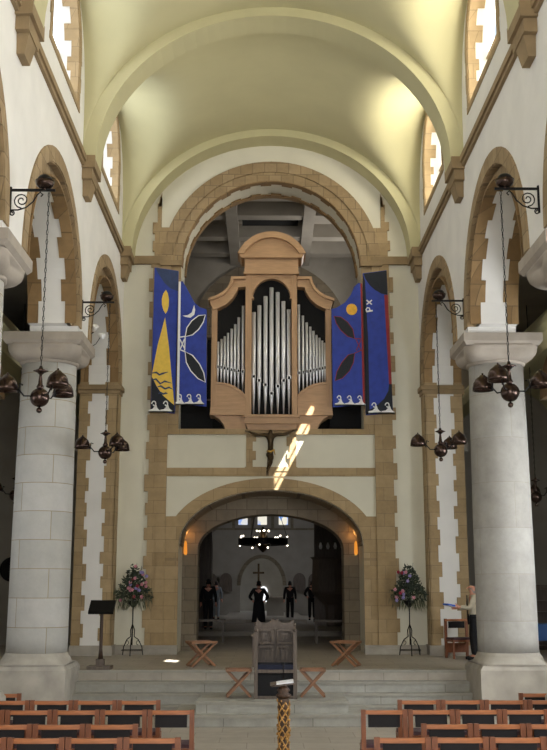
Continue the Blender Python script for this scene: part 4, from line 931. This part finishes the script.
# ------------------------------------------------------------------ flower arrangements
def flowers(x, y, lab, seed, bias):
    rnd = random.Random(seed); r = empty('flower_arrangement', (x, y, P), lab, 'flowers', 'pedestal flower arrangements beside the low arch')
    m = MB(); m.tube([(0, 0, .25), (0, 0, 1.25)], .014, 8)
    for k in range(3):
        a = k*2.094+.5; c_, s_ = cos(a), sin(a)
        m.tube([(0, 0, .75), (.06*c_, .06*s_, .6), (.05*c_, .05*s_, .45), (.16*c_, .16*s_, .38), (.26*c_, .26*s_, .2), (.29*c_, .29*s_, .0)], .012, 6)
        m.tube([(.16*c_+.05*c_*cos(t), .16*s_+.05*s_*cos(t), .30+.05*sin(t)) for t in [i*.6 for i in range(9)]], .008, 5)
    m.tube([(.26*cos(t), .26*sin(t), .13) for t in [i*2*pi/20 for i in range(21)]], .008, 5)
    m.lathe([(.03, 1.15), (.12, 1.25), (.15, 1.32), (.02, 1.3)], 12); m.build('stand', M['iron'], r)
    for nm, mt, cnt, sz in (('foliage', 'leaf', 620, .055), ('grey_foliage', 'leaf2', 260, .05)):
        m = MB()
        for i in range(cnt):
            u = rnd.random(); a = rnd.uniform(0, 2*pi)
            if mt == 'leaf2': zc = rnd.uniform(-.38, .05); rr = rnd.uniform(.15, .5); 
            else: zc = rnd.triangular(-.25, .72, .1); rr = sqrt(rnd.random())*(.46*(1-max(0, zc)/.85))
            p = Vector((rr*cos(a), rr*.6*sin(a), 1.5+zc)); d_ = Vector((rnd.gauss(0, 1), rnd.gauss(0, 1), rnd.gauss(0, .8))).normalized(); s2 = d_.cross(Vector((rnd.gauss(0, 1), 1, .3))).normalized()
            L_ = sz*rnd.uniform(.6, 1.5); ww = L_*.35
            if mt == 'leaf2': d_ = Vector((.2*cos(a), .2*sin(a), -1)).normalized(); s2 = d_.cross(Vector((0, 1, 0))).normalized(); L_ *= 1.6; ww *= .35
            nn = d_.cross(s2)*.12*L_
            m.add([p-d_*L_, p+s2*ww, p+d_*L_, p-s2*ww, p+nn], [(0, 1, 4), (1, 2, 4), (2, 3, 4), (3, 0, 4)])
        m.build(nm, M[mt], r)
    m = MB()
    for i in range(16):
        a = rnd.uniform(0, 2*pi); zc = rnd.uniform(-.1, .8); rr = .42*(1-zc*.8); e = (rr*cos(a), rr*.5*sin(a), 1.5+zc); m.tube([(0, 0, 1.3), (e[0]*.5, e[1]*.5, (1.3+e[2])/2+.05), e], .005, 4)
    m.build('stems', M['leaf'], r)
    for i in range(22 if bias > 0 else 14):
        a = rnd.uniform(0, 2*pi); zc = rnd.triangular(-.25, .75, .15); rr = rnd.uniform(.5, 1)*.46*(1-max(0, zc)/.9)
        px = rr*cos(a)+bias*.12; m = MB(); c = (px, -abs(rr*.6*sin(a))-.06, 1.5+zc)
        for q in range(5): m.sphere((c[0]+.024*cos(q*1.257), c[1]-.006, c[2]+.024*sin(q*1.257)), .022, 6, 4, (1, .5, 1))
        m.sphere(c, .018, 6, 4)
        m.build('bloom', M[rnd.choice(('pink', 'pink', 'crimson', 'lilac'))], r)
    return r
flowers(-3.42, 26.15, 'tall flower arrangement with pink blooms on iron stand, left of the arch', 3, 1)
flowers(3.42, 26.12, 'darker flower arrangement on iron stand, right of the arch', 11, -1)

# ------------------------------------------------------------------ chairs
def make_chair():
    r = empty('nave_chair', (0, 0, 0), '', 'chair')
    Wc = .58
    for sx in (-1, 1):
        m = MB(); m.box(sx*(Wc/2-.02)-.03, sx*(Wc/2-.02)+.03, -.02, .03, 0, .905); m.build('back_post', M['woodp'], r)
        m = MB(); m.box(sx*(Wc/2-.03)-.02, sx*(Wc/2-.03)+.02, .40, .44, 0, .44); m.build('front_leg', M['woodp'], r)
    m = MB(); n_ = 10
    rings = [[(x, y+.02*cos(pi*x/Wc)*-1+.02, z) for y, z in ((-.02, .845), (.03, .845), (.03, .895), (-.02, .895))] for x in [-Wc/2+Wc*i/n_ for i in range(n_+1)]]
    m.loft(rings); m.build('top_rail', M['wood'], r)
    m = MB(); rings = [[(x, y-.02*cos(pi*x/Wc)+.02, z) for y, z in ((.0, .685), (.03, .685), (.03, .84), (.0, .84))] for x in [-Wc/2+.085+(Wc-.17)*i/n_ for i in range(n_+1)]]; m.loft(rings); m.build('back_pad', M['pad'], r)
    m = MB(); m.box(-Wc/2+.01, Wc/2-.01, .0, .45, .38, .43); m.build('seat_frame', M['woodp'], r)
    m = MB(); m.box(-Wc/2+.02, Wc/2-.02, .03, .45, .43, .475); m.build('seat', M['seat'], r)
    m = MB(); m.box(-Wc/2+.02, Wc/2-.02, -.01, .02, .12, .34); m.build('book_rack', M['woodp'], r)
    return r
c0 = make_chair(); firstc = True
rows = [(15.05, -1.62, 1.69), (13.90, -1.07, 1.07), (12.50, -1.63, 1.64), (11.42, -1.05, .98)]
names_row = ['farthest row', 'second farthest row', 'second nearest row', 'nearest row']
PT = .61
for ri, (y, xl, xr) in enumerate(rows):
    for side, xe in ((-1, xl), (1, xr)):
        for j in range(7):
            x = xe+side*(PT/2+j*PT)
            if abs(x) > .27*y+.55 or abs(x) > 4.4: break
            o = c0 if firstc else copy_tree(c0); firstc = False
            o.location = (x, y, 0)
            o['label'] = 'wooden chair, %s of the %s block, %s' % (names_row[ri], 'left' if side < 0 else 'right', ('at the aisle end', 'second from the aisle', 'third from the aisle', 'fourth from the aisle', 'fifth from the aisle', 'sixth from the aisle', 'seventh from the aisle')[j])
            o['group'] = 'nave chairs'
for s_, lab in ((-1, 'left'), (1, 'right')):
    o = copy_tree(c0, None, 'wooden chair alone in front of the %s column plinth, behind the chair block' % lab, ((-4.09, 16.0, 0) if s_ < 0 else (3.93, 16.0, 0)), 0)
    for ch_ in kids(o):
        pass
# single chair with wooden legs by the right respond
o = copy_tree(c0, None, 'orange wooden chair with plum back pad beside the man', (4.42, 25.35, P), radians(180+14)); o['group'] = 'nave chairs'

# ------------------------------------------------------------------ right aisle furniture
tb = empty('covered_table', (6.9, 26.0, P), 'table under blue cloth in the right aisle', 'table')
m = MB(); m.box(-.7, .7, -.4, .4, .70, .76); m.box(-.72, .72, -.42, .42, .38, .75); m.build('cloth', M['clothblue'], tb)
for sx in (-.6, .6):
    for sy in (-.32, .32): m = MB(); m.box(sx-.03, sx+.03, sy-.03, sy+.03, 0, .7); m.build('leg', M['darkoak'], tb)
bk = empty('bookcase', (7.2, 28.2, P), 'dark shelving with leaflets behind the right column', 'shelf')
m = MB(); m.box(-.9, -.85, -.2, .2, 0, 1.7); m.box(.85, .9, -.2, .2, 0, 1.7); m.box(-.9, .9, .17, .2, 0, 1.7); m.build('carcass', M['darkoak'], bk)
for i in range(6): m = MB(); m.box(-.85, .85, -.2, .17, .1+i*.29, .13+i*.29); m.build('shelf', M['darkoak'], bk)
pn = MB(); pn.lathe([(.02, 0), (.3, .02), (.36, .05), (.36, .08), (.27, .09), (.26, .05), (.02, .04)], 28)
o = pn.build('round_plaque', M['iron']); o.location = (-7.6, 30.985, 2.95); o.rotation_euler = (pi/2, 0, 0); tag(o, 'round dark plaque on the left aisle wall', 'plaque')
